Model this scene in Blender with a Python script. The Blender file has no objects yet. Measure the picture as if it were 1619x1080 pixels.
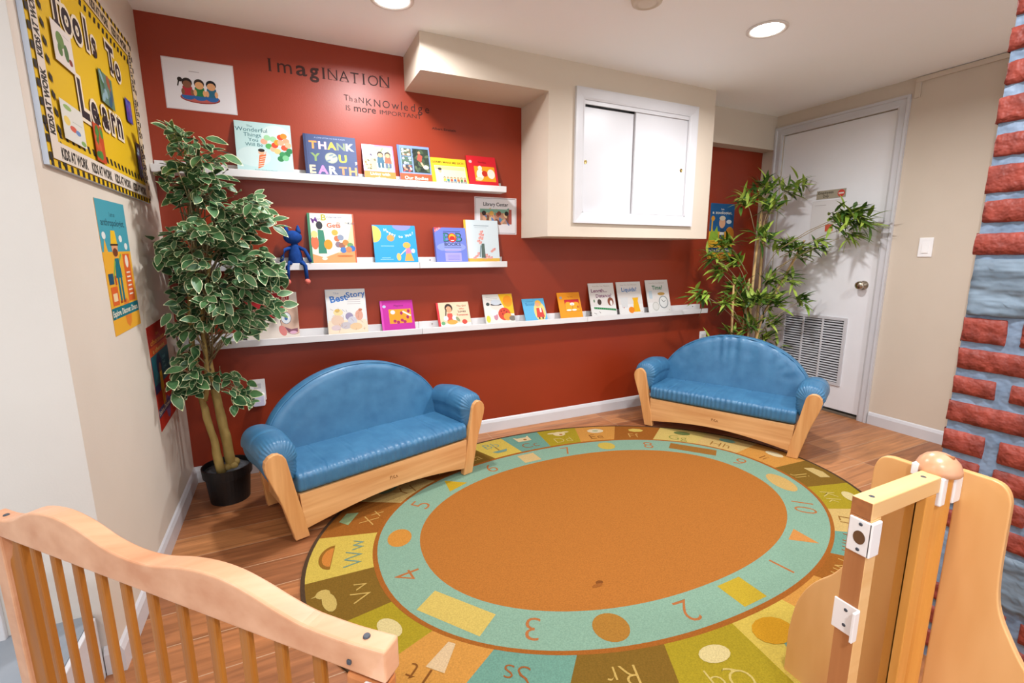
import bpy, bmesh, math, random
from mathutils import Vector, Matrix
import numpy as np
random.seed(7)
sc = bpy.context.scene
C = sc.collection
PI = math.pi

# ------------------------------------------------------------------ camera, world, light
FPX, YAW, PITCH, ROLL, CAMH = 743.84, math.radians(25.438), math.radians(-10.376), math.radians(0.186), 1.143
_F = Vector((math.sin(YAW)*math.cos(PITCH), math.cos(YAW)*math.cos(PITCH), math.sin(PITCH)))
_R = Vector((math.cos(YAW), -math.sin(YAW), 0)); _D = _F.cross(_R)
_R2 = _R*math.cos(ROLL) + _D*math.sin(ROLL); _D2 = _D*math.cos(ROLL) - _R*math.sin(ROLL)
cd = bpy.data.cameras.new('camera'); cam = bpy.data.objects.new('camera', cd); C.objects.link(cam)
cd.sensor_width = 36; cd.lens = FPX*36/1619; cd.clip_start = 0.02
mw = Matrix((( _R2.x, -_D2.x, -_F.x, 0), (_R2.y, -_D2.y, -_F.y, 0), (_R2.z, -_D2.z, -_F.z, CAMH), (0,0,0,1)))
cam.matrix_world = mw
sc.camera = cam

def at(px, py, ax, val):                     # a point of the place seen at a pixel, on the plane axis=val
    r = _R2*(px-809.5) + _D2*(py-540) + _F*FPX
    o = Vector((0,0,CAMH)); t = (val-o[ax])/r[ax]
    return o + r*t

w = bpy.data.worlds.new('world'); sc.world = w; w.use_nodes = True
w.node_tree.nodes['Background'].inputs[0].default_value = (0.93, 0.97, 1.0, 1)
w.node_tree.nodes['Background'].inputs[1].default_value = 1.7
sc.view_settings.view_transform = 'Standard'; sc.view_settings.look = 'None'
sc.view_settings.gamma = 1; sc.view_settings.exposure = 0.0
sc.view_settings.use_curve_mapping = False
LIGHT_W = 23.0

# room measures
XL, XR, YR, ZC = -0.503, 3.53, 2.729, 2.189
SY = 2.397          # soffit front
YF = -1.6           # the room goes on behind the camera; left open for world fill light

# ------------------------------------------------------------------ helpers
def lin(h):
    if isinstance(h, str):
        h = h.lstrip('#'); c = [int(h[i:i+2], 16)/255 for i in (0,2,4)]
    else: c = [x/255 for x in h]
    return tuple((x/12.92 if x <= .04045 else ((x+.055)/1.055)**2.4) for x in c) + (1.0,)

def mat_base(name, col, rough=.5, spec=.5, metal=0):
    m = bpy.data.materials.new(name); m.use_nodes = True
    b = m.node_tree.nodes['Principled BSDF']
    b.inputs['Base Color'].default_value = lin(col); b.inputs['Roughness'].default_value = rough
    b.inputs['Metallic'].default_value = metal; b.inputs['Specular IOR Level'].default_value = spec
    return m, m.node_tree, b

def noise_mat(name, c1, c2, scale=8, rough=.5, bump=.1, bscale=60, stretch=(1,1,1), spec=.5, metal=0, bdist=.002, detail=3):
    m, nt, b = mat_base(name, c1, rough, spec, metal)
    tc = nt.nodes.new('ShaderNodeTexCoord'); mp = nt.nodes.new('ShaderNodeMapping'); mp.inputs['Scale'].default_value = stretch
    nt.links.new(tc.outputs['Object'], mp.inputs[0])
    n = nt.nodes.new('ShaderNodeTexNoise'); n.inputs['Scale'].default_value = scale; n.inputs['Detail'].default_value = detail
    nt.links.new(mp.outputs[0], n.inputs[0])
    r = nt.nodes.new('ShaderNodeValToRGB'); r.color_ramp.elements[0].position = .3; r.color_ramp.elements[1].position = .7
    r.color_ramp.elements[0].color = lin(c1); r.color_ramp.elements[1].color = lin(c2)
    nt.links.new(n.outputs[0], r.inputs[0]); nt.links.new(r.outputs[0], b.inputs['Base Color'])
    if bump:
        n2 = nt.nodes.new('ShaderNodeTexNoise'); n2.inputs['Scale'].default_value = bscale; n2.inputs['Detail'].default_value = 2
        nt.links.new(mp.outputs[0], n2.inputs[0])
        bp = nt.nodes.new('ShaderNodeBump'); bp.inputs['Strength'].default_value = bump; bp.inputs['Distance'].default_value = bdist
        nt.links.new(n2.outputs[0], bp.inputs['Height']); nt.links.new(bp.outputs[0], b.inputs['Normal'])
    return m

def wood_mat(name, c1, c2, axis='x', rough=.38, scale=14):
    st = {'x': (.07,1,1), 'y': (1,.07,1), 'z': (1,1,.07)}[axis]
    m = noise_mat(name, c1, c2, scale*2.2, rough, .06, 90, st, detail=6)
    return m

def obj_mesh(name, me, parent=None):
    o = bpy.data.objects.new(name, me); C.objects.link(o)
    if parent is not None: o.parent = parent
    return o

def obj(name, bm, m, parent=None, smooth=False, bevel=0, seg=2, angle=35):
    me = bpy.data.meshes.new(name); bmesh.ops.recalc_face_normals(bm, faces=bm.faces[:]) if bm.faces else None
    bm.to_mesh(me); bm.free()
    for mm in (m if isinstance(m, (list, tuple)) else [m]): me.materials.append(mm)
    if smooth: me.polygons.foreach_set('use_smooth', [True]*len(me.polygons))
    o = obj_mesh(name, me, parent)
    if bevel:
        b = o.modifiers.new('bevel', 'BEVEL'); b.width = bevel; b.segments = seg; b.limit_method = 'ANGLE'; b.angle_limit = math.radians(angle)
    return o

def box(bm, x0, x1, y0, y1, z0, z1, mi=0, M=None):
    vs = [Vector((x,y,z)) for x in (x0,x1) for y in (y0,y1) for z in (z0,z1)]
    if M is not None: vs = [M @ v for v in vs]
    v = [bm.verts.new(p) for p in vs]
    for f in ((0,1,3,2),(4,6,7,5),(0,4,5,1),(2,3,7,6),(0,2,6,4),(1,5,7,3)):
        bm.faces.new([v[i] for i in f]).material_index = mi

def prism(bm, pts, fn, d0, d1, mi=0):        # pts 2-D outline, fn(a,b,d) -> 3-D
    a = [bm.verts.new(fn(p[0], p[1], d0)) for p in pts]; b = [bm.verts.new(fn(p[0], p[1], d1)) for p in pts]
    bm.faces.new(a).material_index = mi; bm.faces.new(b[::-1]).material_index = mi
    n = len(pts)
    for i in range(n): bm.faces.new((a[i], b[i], b[(i+1)%n], a[(i+1)%n])).material_index = mi

def tube(bm, pts, rads, n=8, mi=0, cap=True):
    rings = []
    pts = [Vector(p) for p in pts]
    for i, p in enumerate(pts):
        t = (pts[min(i+1, len(pts)-1)] - pts[max(i-1, 0)]).normalized()
        up = Vector((0,0,1)) if abs(t.z) < .9 else Vector((1,0,0))
        a = t.cross(up).normalized(); b = t.cross(a)
        r = rads[i] if isinstance(rads, (list, tuple)) else rads
        rings.append([bm.verts.new(p + a*(r*math.cos(2*PI*k/n)) + b*(r*math.sin(2*PI*k/n))) for k in range(n)])
    for i in range(len(rings)-1):
        for k in range(n): bm.faces.new((rings[i][k], rings[i][(k+1)%n], rings[i+1][(k+1)%n], rings[i+1][k])).material_index = mi
    if cap:
        bm.faces.new(rings[0][::-1]).material_index = mi; bm.faces.new(rings[-1]).material_index = mi

def lathe(bm, prof, c, n=32, mi=0, axis='z'):   # prof (r,h)
    rings = []
    for r, h in prof:
        ring = []
        for k in range(n):
            a = 2*PI*k/n; p = (r*math.cos(a), r*math.sin(a), h)
            if axis == 'x': p = (h, p[0], p[1])
            if axis == 'y': p = (p[0], h, p[1])
            ring.append(bm.verts.new(Vector(c)+Vector(p)))
        rings.append(ring)
    for i in range(len(rings)-1):
        for k in range(n): bm.faces.new((rings[i][k], rings[i][(k+1)%n], rings[i+1][(k+1)%n], rings[i+1][k])).material_index = mi
    if prof[0][0] > 1e-6: bm.faces.new(rings[0][::-1]).material_index = mi
    if prof[-1][0] > 1e-6: bm.faces.new(rings[-1]).material_index = mi
    bmesh.ops.remove_doubles(bm, verts=bm.verts, dist=1e-6)

def tag(o, label, cat, group=None):
    o['label'] = label; o['category'] = cat
    if group: o['group'] = group
    return o
def thing(name, label, cat, loc=(0,0,0), rotz=0, group=None):
    o = bpy.data.objects.new(name, None); C.objects.link(o); o.location = loc; o.rotation_euler = (0,0,rotz)
    o.empty_display_size = .05
    return tag(o, label, cat, group)
def struct(o): o['kind'] = 'structure'; return o

# ---- 2-D artwork made of real flat shapes, gathered into one mesh
_print = {}
def print_mat(col, kind='paper'):
    k = (col, kind)
    if k not in _print:
        if kind == 'rug':
            base = [int(col[i:i+2],16)*q for i, q in ((1,.80),(3,.78),(5,.74))]
            c1 = tuple(x*.92 for x in base); c2 = tuple(x*1.05 for x in base)
            _print[k] = noise_mat('rug_pile', c1, c2, 210, 1.0, .35, 420, spec=.05, bdist=.003, detail=4)
        elif kind in ('gloss','paper'):
            c = tuple(int(col[i:i+2],16)*.90 for i in (1,3,5)); _print[k] = noise_mat('printed_paper', c, c, 5, .55 if kind == 'gloss' else .65, 0, spec=.25)
        elif kind == 'wall': _print[k] = noise_mat('vinyl', col, col, 5, .6, 0, spec=.2)
        else: _print[k] = noise_mat('printed_paper', col, col, 5, .32 if kind == 'gloss' else .55, 0, spec=.35)
    return _print[k]
_tx = {}
def text_geo(s, off=0.0):
    k = (s, off)
    if k not in _tx:
        cu = bpy.data.curves.new('t', 'FONT'); cu.body = s; cu.size = 1; cu.fill_mode = 'FRONT'; cu.dimensions = '2D'
        cu.offset = off; cu.resolution_u = 3
        o = bpy.data.objects.new('t', cu); C.objects.link(o)
        dg = bpy.context.evaluated_depsgraph_get(); me = bpy.data.meshes.new_from_object(o.evaluated_get(dg))
        vs = [(v.co.x, v.co.y) for v in me.vertices]; fs = [tuple(p.vertices) for p in me.polygons]
        bpy.data.objects.remove(o); bpy.data.curves.remove(cu); bpy.data.meshes.remove(me)
        if vs:
            x0 = min(v[0] for v in vs); x1 = max(v[0] for v in vs)
        else: x0 = x1 = 0
        _tx[k] = ([(v[0]-x0, v[1]) for v in vs], fs, x1-x0)
    return _tx[k]
class Art:
    def __init__(s, kind='paper', step=.00002): s.L = []; s.kind = kind; s.step = step
    def add(s, vs, fs, col): s.L.append((vs, fs, col))
    def poly(s, pts, col): s.add(pts, [tuple(range(len(pts)))], col)
    def rect(s, x0, y0, x1, y1, col): s.poly([(x0,y0),(x1,y0),(x1,y1),(x0,y1)], col)
    def ell(s, x, y, rx, ry, col, n=20, rot=0):
        c, q = math.cos(rot), math.sin(rot)
        s.poly([(x+rx*math.cos(2*PI*k/n)*c-ry*math.sin(2*PI*k/n)*q, y+rx*math.cos(2*PI*k/n)*q+ry*math.sin(2*PI*k/n)*c) for k in range(n)], col)
    def line(s, pts, wd, col):
        for a, b in zip(pts, pts[1:]):
            dx, dy = b[0]-a[0], b[1]-a[1]; l = math.hypot(dx, dy) or 1; nx, ny = -dy/l*wd/2, dx/l*wd/2
            s.poly([(a[0]+nx,a[1]+ny),(a[0]-nx,a[1]-ny),(b[0]-nx,b[1]-ny),(b[0]+nx,b[1]+ny)], col)
    def text(s, t, x, y, size, col, align='l', width=None, off=0.0, rot=0, wave=0):
        vs, fs, wd = text_geo(t, off)
        if not vs: return
        sx = size if width is None else width/wd
        tw = wd*sx; ox = {'l': 0, 'c': -tw/2, 'r': -tw}[align]
        c, q = math.cos(rot), math.sin(rot); out = []
        for vx, vy in vs:
            px = ox+vx*sx; py = vy*size + wave*math.sin(px*60)
            out.append((x+px*c-py*q, y+px*q+py*c))
        s.add(out, fs, col)
    def build(s, bm, mats, fn, h0=0.0):
        """adds the shapes to bm; fn(u,v,h)->3-D"""
        h = h0
        for vs, fs, col in s.L:
            h += s.step
            m = print_mat(col, s.kind)
            if m not in mats: mats.append(m)
            mi = mats.index(m)
            bv = [bm.verts.new(fn(a, b, h)) for a, b in vs]
            for f in fs:
                try: bm.faces.new([bv[i] for i in f]).material_index = mi
                except ValueError: pass

def finish(name, bm, mats, parent=None, smooth=False):
    me = bpy.data.meshes.new(name); bm.to_mesh(me); bm.free()
    for m in mats: me.materials.append(m)
    if smooth: me.polygons.foreach_set('use_smooth', [True]*len(me.polygons))
    return obj_mesh(name, me, parent)

# ------------------------------------------------------------------ materials
M_RED = noise_mat('red_wall_paint', '#8b2d0e', '#922f11', 3, .42, .12, 220, spec=.45)
M_BEIGE = noise_mat('beige_wall_paint', '#cdbfad', '#d1c3b1', 3, .6, .12, 200, spec=.3)
M_LEFT = noise_mat('left_wall_paint', '#d3c9ba', '#d8cebf', 3, .5, .12, 200, spec=.3)
M_LIGHTWALL = noise_mat('hall_wall_paint', '#cfcac2', '#d4cfc7', 3, .6, .1, 200, spec=.3)
M_CEIL = noise_mat('ceiling_paint', '#f8f8f6', '#faf9f8', 3, .8, .1, 160, spec=.2)
M_WHITE = noise_mat('white_gloss_paint', '#c9c8ca', '#cfced0', 4, .35, .04, 120)
M_DOORW = noise_mat('door_paint', '#e9e9eb', '#ededef', 4, .4, .05, 60)
M_SHELF = noise_mat('shelf_paint', '#d8d6d5', '#dedcdb', 4, .4, .0)
M_GRAY = noise_mat('grey_landing_tile', '#7d848c', '#8a9097', 6, .4, .05, 50)
M_PLAST = noise_mat('white_plastic', '#f0eeec', '#f5f3f1', 4, .3, 0)
M_MAPLE = wood_mat('maple', '#cb9058', '#e8b67e', 'x', .35)
M_MAPLEZ = wood_mat('maple_upright', '#c98b50', '#e4ae72', 'z', .35)
M_PLY = noise_mat('birch_ply', '#d79e5e', '#ebb97c', 9, .35, .04, 80, (1,1,.25))
M_RAIL = wood_mat('pale_rail_wood', '#c68a64', '#e0ad88', 'x', .3, 9)
M_SLAT = wood_mat('amber_slat_wood', '#96591d', '#ab6d28', 'z', .35)
M_DKHOLE = noise_mat('dark_hole', '#3a3f48', '#454a52', 5, .5, 0)
M_METAL = noise_mat('brushed_nickel', '#b9ab98', '#c8bcaa', 10, .25, 0, metal=1)
M_BLACKPL = noise_mat('black_pot_plastic', '#0c0c0d', '#111112', 6, .45, .03, 60)
M_SOIL = noise_mat('grey_pot_filler', '#3a3c40', '#55585c', 40, .9, .6, 90, bdist=.004)
M_TRUNK = noise_mat('green_brown_bark', '#8a7136', '#b39a58', 22, .7, .5, 40, (1,1,.4), bdist=.005)
M_TWIG = noise_mat('twig', '#8b7a5a', '#9d8c68', 20, .7, 0)
M_CANE = noise_mat('bamboo_cane', '#c9a468', '#dcbb80', 10, .5, .1, 30, (1,1,.3))
def leaf_mat(name, c1, c2, rough=.45):
    m, nt, b = mat_base(name, c1, rough, .4)
    tc = nt.nodes.new('ShaderNodeTexCoord'); n = nt.nodes.new('ShaderNodeTexNoise'); n.inputs['Scale'].default_value = 14
    nt.links.new(tc.outputs['Object'], n.inputs[0])
    r = nt.nodes.new('ShaderNodeValToRGB'); r.color_ramp.elements[0].position = .38; r.color_ramp.elements[1].position = .62
    r.color_ramp.elements[0].color = lin(c1); r.color_ramp.elements[1].color = lin(c2)
    nt.links.new(n.outputs[0], r.inputs[0]); nt.links.new(r.outputs[0], b.inputs['Base Color'])
    b.inputs['Transmission Weight'].default_value = 0.0
    return m
M_LEAF = leaf_mat('ficus_leaf_green', '#274a2b', '#517a4b')
M_LEAFE = leaf_mat('ficus_leaf_cream_edge', '#bcc692', '#d6d6ae')
M_BAM1 = leaf_mat('bamboo_leaf_dark', '#34541f', '#56782c')
M_BAM2 = leaf_mat('bamboo_leaf_light', '#7f9f38', '#a8bc50')
M_BRICK = noise_mat('red_painted_brick', '#6b2519', '#9c4233', 26, .6, 1.0, 46, bdist=.008, detail=6)
M_MORT = noise_mat('blue_grey_mortar', '#62768c', '#8294aa', 14, .55, 1.0, 30, bdist=.008, detail=6)
M_ROCK = noise_mat('blue_grey_block', '#566470', '#7d909f', 10, .5, 1.0, 14, (1,.5,1.6), bdist=.02, detail=6)
M_BOARDE = noise_mat('board_side', '#c3d2e4', '#ccd9e8', 4, .5, 0)
M_PAGES = noise_mat('page_block', '#efeae0', '#f6f2ea', 30, .8, .2, 200, (1,20,1))

def vinyl_mat():
    m, nt, b = mat_base('blue_vinyl', '#4c86b0', .42, .5)
    tc = nt.nodes.new('ShaderNodeTexCoord'); n = nt.nodes.new('ShaderNodeTexNoise'); n.inputs['Scale'].default_value = 16; n.inputs['Detail'].default_value = 5
    nt.links.new(tc.outputs['Object'], n.inputs[0])
    r = nt.nodes.new('ShaderNodeValToRGB'); r.color_ramp.elements[0].position = .3; r.color_ramp.elements[1].position = .75
    r.color_ramp.elements[0].color = lin('#34678c'); r.color_ramp.elements[1].color = lin('#42789c')
    nt.links.new(n.outputs[0], r.inputs[0]); nt.links.new(r.outputs[0], b.inputs['Base Color'])
    n2 = nt.nodes.new('ShaderNodeTexNoise'); n2.inputs['Scale'].default_value = 260; nt.links.new(tc.outputs['Object'], n2.inputs[0])
    bp = nt.nodes.new('ShaderNodeBump'); bp.inputs['Strength'].default_value = .12; bp.inputs['Distance'].default_value = .001
    nt.links.new(n2.outputs[0], bp.inputs['Height']); nt.links.new(bp.outputs[0], b.inputs['Normal'])
    return m
M_VINYL = vinyl_mat()

def floor_mat():
    m, nt, b = mat_base('wood_look_tile_floor', '#a86c40', .42, .5)
    tc = nt.nodes.new('ShaderNodeTexCoord'); mp = nt.nodes.new('ShaderNodeMapping')
    mp.inputs['Location'].default_value = (0.30, 0.158*17-2.642, 0)
    nt.links.new(tc.outputs['Object'], mp.inputs[0])
    br = nt.nodes.new('ShaderNodeTexBrick'); br.offset = .37; br.offset_frequency = 1
    br.inputs['Scale'].default_value = 1; br.inputs['Brick Width'].default_value = .86; br.inputs['Row Height'].default_value = .158
    br.inputs['Mortar Size'].default_value = .0016; br.inputs['Mortar Smooth'].default_value = .2; br.inputs['Bias'].default_value = 0
    br.inputs['Color1'].default_value = (0,0,0,1); br.inputs['Color2'].default_value = (1,1,1,1); br.inputs['Mortar'].default_value = (.5,.5,.5,1)
    nt.links.new(mp.outputs[0], br.inputs[0])
    r = nt.nodes.new('ShaderNodeValToRGB')
    r.color_ramp.elements[0].color = lin('#8f5a38'); r.color_ramp.elements[1].color = lin('#bf8250')
    e = r.color_ramp.elements.new(.5); e.color = lin('#a96d42')
    nt.links.new(br.outputs['Color'], r.inputs[0])
    mp2 = nt.nodes.new('ShaderNodeMapping'); mp2.inputs['Scale'].default_value = (1.6, 22, 1); nt.links.new(tc.outputs['Object'], mp2.inputs[0])
    n = nt.nodes.new('ShaderNodeTexNoise'); n.inputs['Scale'].default_value = 2.2; n.inputs['Detail'].default_value = 6; n.inputs['Distortion'].default_value = .6
    nt.links.new(mp2.outputs[0], n.inputs[0])
    r2 = nt.nodes.new('ShaderNodeValToRGB'); r2.color_ramp.elements[0].position = .3; r2.color_ramp.elements[1].position = .7
    r2.color_ramp.elements[0].color = (.62,.6,.58,1); r2.color_ramp.elements[1].color = (1.12,1.12,1.12,1)
    nt.links.new(n.outputs[0], r2.inputs[0])
    mx = nt.nodes.new('ShaderNodeMixRGB'); mx.blend_type = 'MULTIPLY'; mx.inputs[0].default_value = 1
    nt.links.new(r.outputs[0], mx.inputs[1]); nt.links.new(r2.outputs[0], mx.inputs[2])
    mx2 = nt.nodes.new('ShaderNodeMixRGB'); mx2.inputs[2].default_value = lin('#b59374')
    nt.links.new(br.outputs['Fac'], mx2.inputs[0]); nt.links.new(mx.outputs[0], mx2.inputs[1]); nt.links.new(mx2.outputs[0], b.inputs['Base Color'])
    bp = nt.nodes.new('ShaderNodeBump'); bp.inputs['Strength'].default_value = .35; bp.inputs['Distance'].default_value = .001; bp.invert = True
    nt.links.new(br.outputs['Fac'], bp.inputs['Height']); nt.links.new(bp.outputs[0], b.inputs['Normal'])
    return m
M_FLOOR = floor_mat()

# ------------------------------------------------------------------ room shell
def sbox(name, *a, m, bevel=0):
    bm = bmesh.new(); box(bm, *a); return struct(obj(name, bm, m, bevel=bevel))
LX = -0.537      # edge of the raised landing
sbox('floor', -.56, 5.0, YF, YR, -.1, 0, m=M_FLOOR)
sbox('floor_landing', -2.6, LX-.012, YF, 1.504, -.1, .188, m=M_GRAY)
bm = bmesh.new(); box(bm, LX-.012, LX, YF, 1.49, 0, .187)
struct(obj('trim_1', bm, M_WHITE, bevel=.003))
sbox('ceiling', -2.6, 5.0, YF, YR+.1, ZC, ZC+.1, m=M_CEIL)
sbox('wall_back', XL-.1, XR+.15, YR, YR+.1, 0, ZC, m=M_RED)
bm = bmesh.new(); box(bm, XL-.12, XL, 1.5045, YR, 0, ZC); struct(obj('wall_left', bm, M_LEFT))
sbox('wall_landing', -2.6, XL-.0006, 1.504, 1.62, 0, ZC, m=M_LIGHTWALL)
sbox('wall_far_left', -2.7, -2.6, YF, 1.62, 0, ZC, m=M_LIGHTWALL)
# right wall with door opening
DY0, DY1, DZ = 1.80, 2.56, 2.037
bm = bmesh.new(); box(bm, XR, XR+.12, DY1, YR, 0, ZC); box(bm, XR, XR+.12, YF, DY0, 0, ZC); box(bm, XR, XR+.12, DY0, DY1, DZ, ZC)
struct(obj('wall_right', bm, M_BEIGE))
sbox('wall_closet', XR+.3, XR+.35, 1.5, YR, 0, ZC, m=M_DKHOLE)
# soffit over the shelves : beam + boxed cupboard + shallow header
CX0, CX1, CZ0, CZ1 = 1.595, 2.395, 1.388, 2.005      # cupboard opening
bm = bmesh.new()
box(bm, .660, 1.366, SY, YR, 2.019, ZC)
box(bm, 1.366, CX0, SY, YR, 1.250, ZC); box(bm, CX1, 2.612, SY, YR, 1.250, ZC)
box(bm, CX0, CX1, SY, YR, 1.250, CZ0); box(bm, CX0, CX1, SY, YR, CZ1, ZC); box(bm, CX0, CX1, SY+.15, YR, CZ0, CZ1)
box(bm, 2.612, XR, 2.625, YR, 1.943, ZC)
struct(obj('wall_soffit', bm, M_BEIGE))
# baseboards
def bboard(name, horizontal, a0, a1, w, sgn):
    prof = [(0,0),(.012,0),(.012,.062),(.009,.07),(.006,.078),(0,.084)]
    bm = bmesh.new()
    if horizontal: prism(bm, prof, lambda p, z, d: Vector((d, w+sgn*p, z)), a0, a1)
    else: prism(bm, prof, lambda p, z, d: Vector((w+sgn*p, d, z)), a0, a1)
    return struct(obj(name, bm, M_WHITE))
bboard('baseboard_back', True, XL, XR, YR, -1)
bboard('baseboard_left', False, 1.4915, YR-.012, XL, 1)
bboard('baseboard_left_end', True, LX+.0005, XL+.0005, 1.504, -1)
bboard('baseboard_right', False, YF, 1.733, XR, -1)
bboard('baseboard_right_corner', False, 2.627, YR-.012, XR, -1)
# cream batten along the right wall top and its short drop; corner strip behind the brick
bm = bmesh.new(); box(bm, XR-.012, XR, 1.30, 1.722, 2.157, 2.185); box(bm, XR-.012, XR, 1.694, 1.722, 2.07, 2.157)
struct(obj('trim_2', bm, M_BEIGE, bevel=.002))
bm = bmesh.new(); box(bm, XR-.02, XR, 1.27, 1.30, 0.09, 2.189); struct(obj('trim_3', bm, M_LIGHTWALL, bevel=.003))
bm = bmesh.new(); box(bm, -1.0, -.715, 1.489, 1.504, .185, .50); struct(obj('trim_4', bm, M_WHITE, bevel=.003))

# ------------------------------------------------------------------ door
dr = thing('door_1', 'white flush door with lower vent grille on the right wall', 'door', (XR, 2.18, 0)); dr['kind'] = 'structure'
def rel(p): return Vector(p)-Vector((XR,2.18,0))
T = Matrix.Translation(-Vector((XR,2.18,0)))
LVY0, LVY1, LVZ0, LVZ1 = 1.945, 2.425, .205, .70
bm = bmesh.new()
box(bm, XR+.012, XR+.045, DY0+.003, LVY0+.015, .03, DZ-.004, M=T); box(bm, XR+.012, XR+.045, LVY1-.015, DY1-.003, .03, DZ-.004, M=T)
box(bm, XR+.012, XR+.045, LVY0+.015, LVY1-.015, .03, LVZ0+.015, M=T); box(bm, XR+.012, XR+.045, LVY0+.015, LVY1-.015, LVZ1-.015, DZ-.004, M=T)
obj('door_leaf', bm, M_DOORW, dr)
def casing(y0, y1, z1, wd, x, parent, T, name, m):
    bm = bmesh.new()
    prof = [(0,0),(.010,.0),(.014,.012),(.012,wd-.02),(.020,wd-.014),(.020,wd),(0,wd)]
    path = [(y0,0),(y0,z1),(y1,z1),(y1,0)]
    rings = []
    for i, (sy, sz) in enumerate([(-1,0),(-1,1),(1,1),(1,0)]):
        ring = []
        for d, o in prof: ring.append(bm.verts.new(T @ Vector((x-d, path[i][0]+sy*o, path[i][1]+sz*o))))
        rings.append(ring)
    n = len(prof)
    for i in range(3):
        for k in range(n): bm.faces.new((rings[i][k], rings[i][(k+1)%n], rings[i+1][(k+1)%n], rings[i+1][k]))
    bm.faces.new(rings[0]); bm.faces.new(rings[-1][::-1])
    return obj(name, bm, m, parent)
casing(DY0, DY1, DZ, .062, XR, dr, T, 'door_frame', M_WHITE)
bm = bmesh.new(); box(bm, XR, XR+.10, DY0, DY1, -.0, .012, M=T); obj('threshold', bm, noise_mat('metal_threshold', '#6b5f52', '#7d7264', 20, .5, .1, 60), dr)
bm = bmesh.new()
fw = .022
for a in ((LVY0,LVY0+fw,LVZ0,LVZ1),(LVY1-fw,LVY1,LVZ0,LVZ1),(LVY0+fw,LVY1-fw,LVZ0,LVZ0+fw),(LVY0+fw,LVY1-fw,LVZ1-fw,LVZ1)):
    box(bm, XR+.003, XR+.012, *a, M=T)
iw = (LVY1-LVY0-2*fw)
for k in (1,2): box(bm, XR+.004, XR+.014, LVY0+fw+iw*k/3-.006, LVY0+fw+iw*k/3+.006, LVZ0+fw, LVZ1-fw, M=T)
gr = obj('vent_grille', bm, M_WHITE, dr, bevel=.001)
bm = bmesh.new(); ns = 24
for i in range(ns):
    z = LVZ0+fw+(LVZ1-LVZ0-2*fw)*(i+.5)/ns
    prism(bm, [(.006,z-.0045),(.0075,z-.0055),(.019,z+.0030),(.0175,z+.0040)], lambda a, zz, d: T @ Vector((XR+a, d, zz)), LVY0+fw, LVY1-fw)
obj('louver', bm, M_WHITE, gr)
bm = bmesh.new(); box(bm, XR+.030, XR+.034, LVY0+.015, LVY1-.015, LVZ0+.015, LVZ1-.015, M=T); obj('gap_shade_backing', bm, M_DKHOLE, gr)  # dark sheet added to give the gaps between the blades their shade
bm = bmesh.new(); lathe(bm, [(.030,0),(.030,-.004),(.012,-.010),(.012,-.028),(.022,-.034),(.028,-.046),(.026,-.058),(.015,-.064),(0,-.065)], rel((XR+.012,1.875,.936)), 24, axis='x')
obj('door_knob', bm, M_METAL, dr, smooth=True)
for z in (1.82, 1.05, .25):
    bm = bmesh.new(); lathe(bm, [(0,0),(.006,0),(.006,.09),(0,.09)], rel((XR-.004,DY1+.002,z-.045)), 10); obj('hinge', bm, M_WHITE, dr, smooth=True)

# plaque and paper on the door
a = Art('wall'); a.rect(0,0,.20,.058,'#a39a86'); a.text('Employees',.012,.034,.026,'#2a2520',width=.105,off=.012); a.text('Only',.045,.009,.026,'#2a2520',width=.042,off=.012)
a.ell(.170,.029,.024,.024,'#c8453a'); a.rect(.153,.024,.187,.034,'#e9dcd0')
bm = bmesh.new(); mats = [print_mat('#8d8573','wall')]; box(bm, -.003,0,-.20,0,0,.058); a.build(bm, mats, lambda u,v,h: Vector((-.003-h,-u,v)))
o = finish('door_sign', bm, mats); o.location = (XR+.012, 2.262, 1.535); tag(o, 'small brushed plaque reading Employees Only with red circle', 'sign')
a = Art('gloss'); a.rect(0,0,.216,.279,'#eeeaea'); a.rect(.004,.004,.212,.275,'#f4f1f0'); a.text('Notice of entry',.03,.24,.012,'#8d8080'); a.L.pop(); a.rect(.02,.245,.10,.2475,'#b5a9a8'); a.rect(.11,.06,.165,.11,'#e0684e')
bm = bmesh.new(); mats = [print_mat('#eeeaea','gloss')]; box(bm, -.0015,0,-.216,0,0,.279); a.build(bm, mats, lambda u,v,h: Vector((-.0015-h,-u,v)))
o = finish('paper_sleeve', bm, mats); o.location = (XR+.0118, 2.288, 1.245); tag(o, 'clear plastic sleeve of white paper with orange spot taped on door', 'paper')

# ------------------------------------------------------------------ wall cupboard
cb = thing('wall_cabinet', 'white built-in wall cupboard with two sliding doors in beige soffit', 'cabinet', (CX0, SY, CZ0))
T = Matrix.Translation(-Vector((CX0,SY,CZ0)))
bm = bmesh.new(); prof = [(0,0),(.006,0),(.010,.012),(.016,.050),(.016,.060),(0,.060)]
cor = [(CX0,CZ0,-1,-1),(CX1,CZ0,1,-1),(CX1,CZ1,1,1),(CX0,CZ1,-1,1)]
rings = [[bm.verts.new(T @ Vector((cx+sx*o2, SY-d, cz+sz*o2))) for d, o2 in prof] for cx,cz,sx,sz in cor]
for i in range(4):
    for k in range(len(prof)): bm.faces.new((rings[i][k], rings[i][(k+1)%6], rings[(i+1)%4][(k+1)%6], rings[(i+1)%4][k]))
obj('cabinet_frame', bm, M_WHITE, cb)
bm = bmesh.new()
box(bm, CX0,CX0+.006,SY-.004,SY+.10,CZ0,CZ1,M=T); box(bm, CX1-.006,CX1,SY-.004,SY+.10,CZ0,CZ1,M=T); box(bm, CX0,CX1,SY-.004,SY+.10,CZ0,CZ0+.006,M=T); box(bm, CX0,CX1,SY+.03,SY+.10,CZ1-.006,CZ1,M=T)
obj('lining', bm, M_WHITE, cb)
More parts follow.
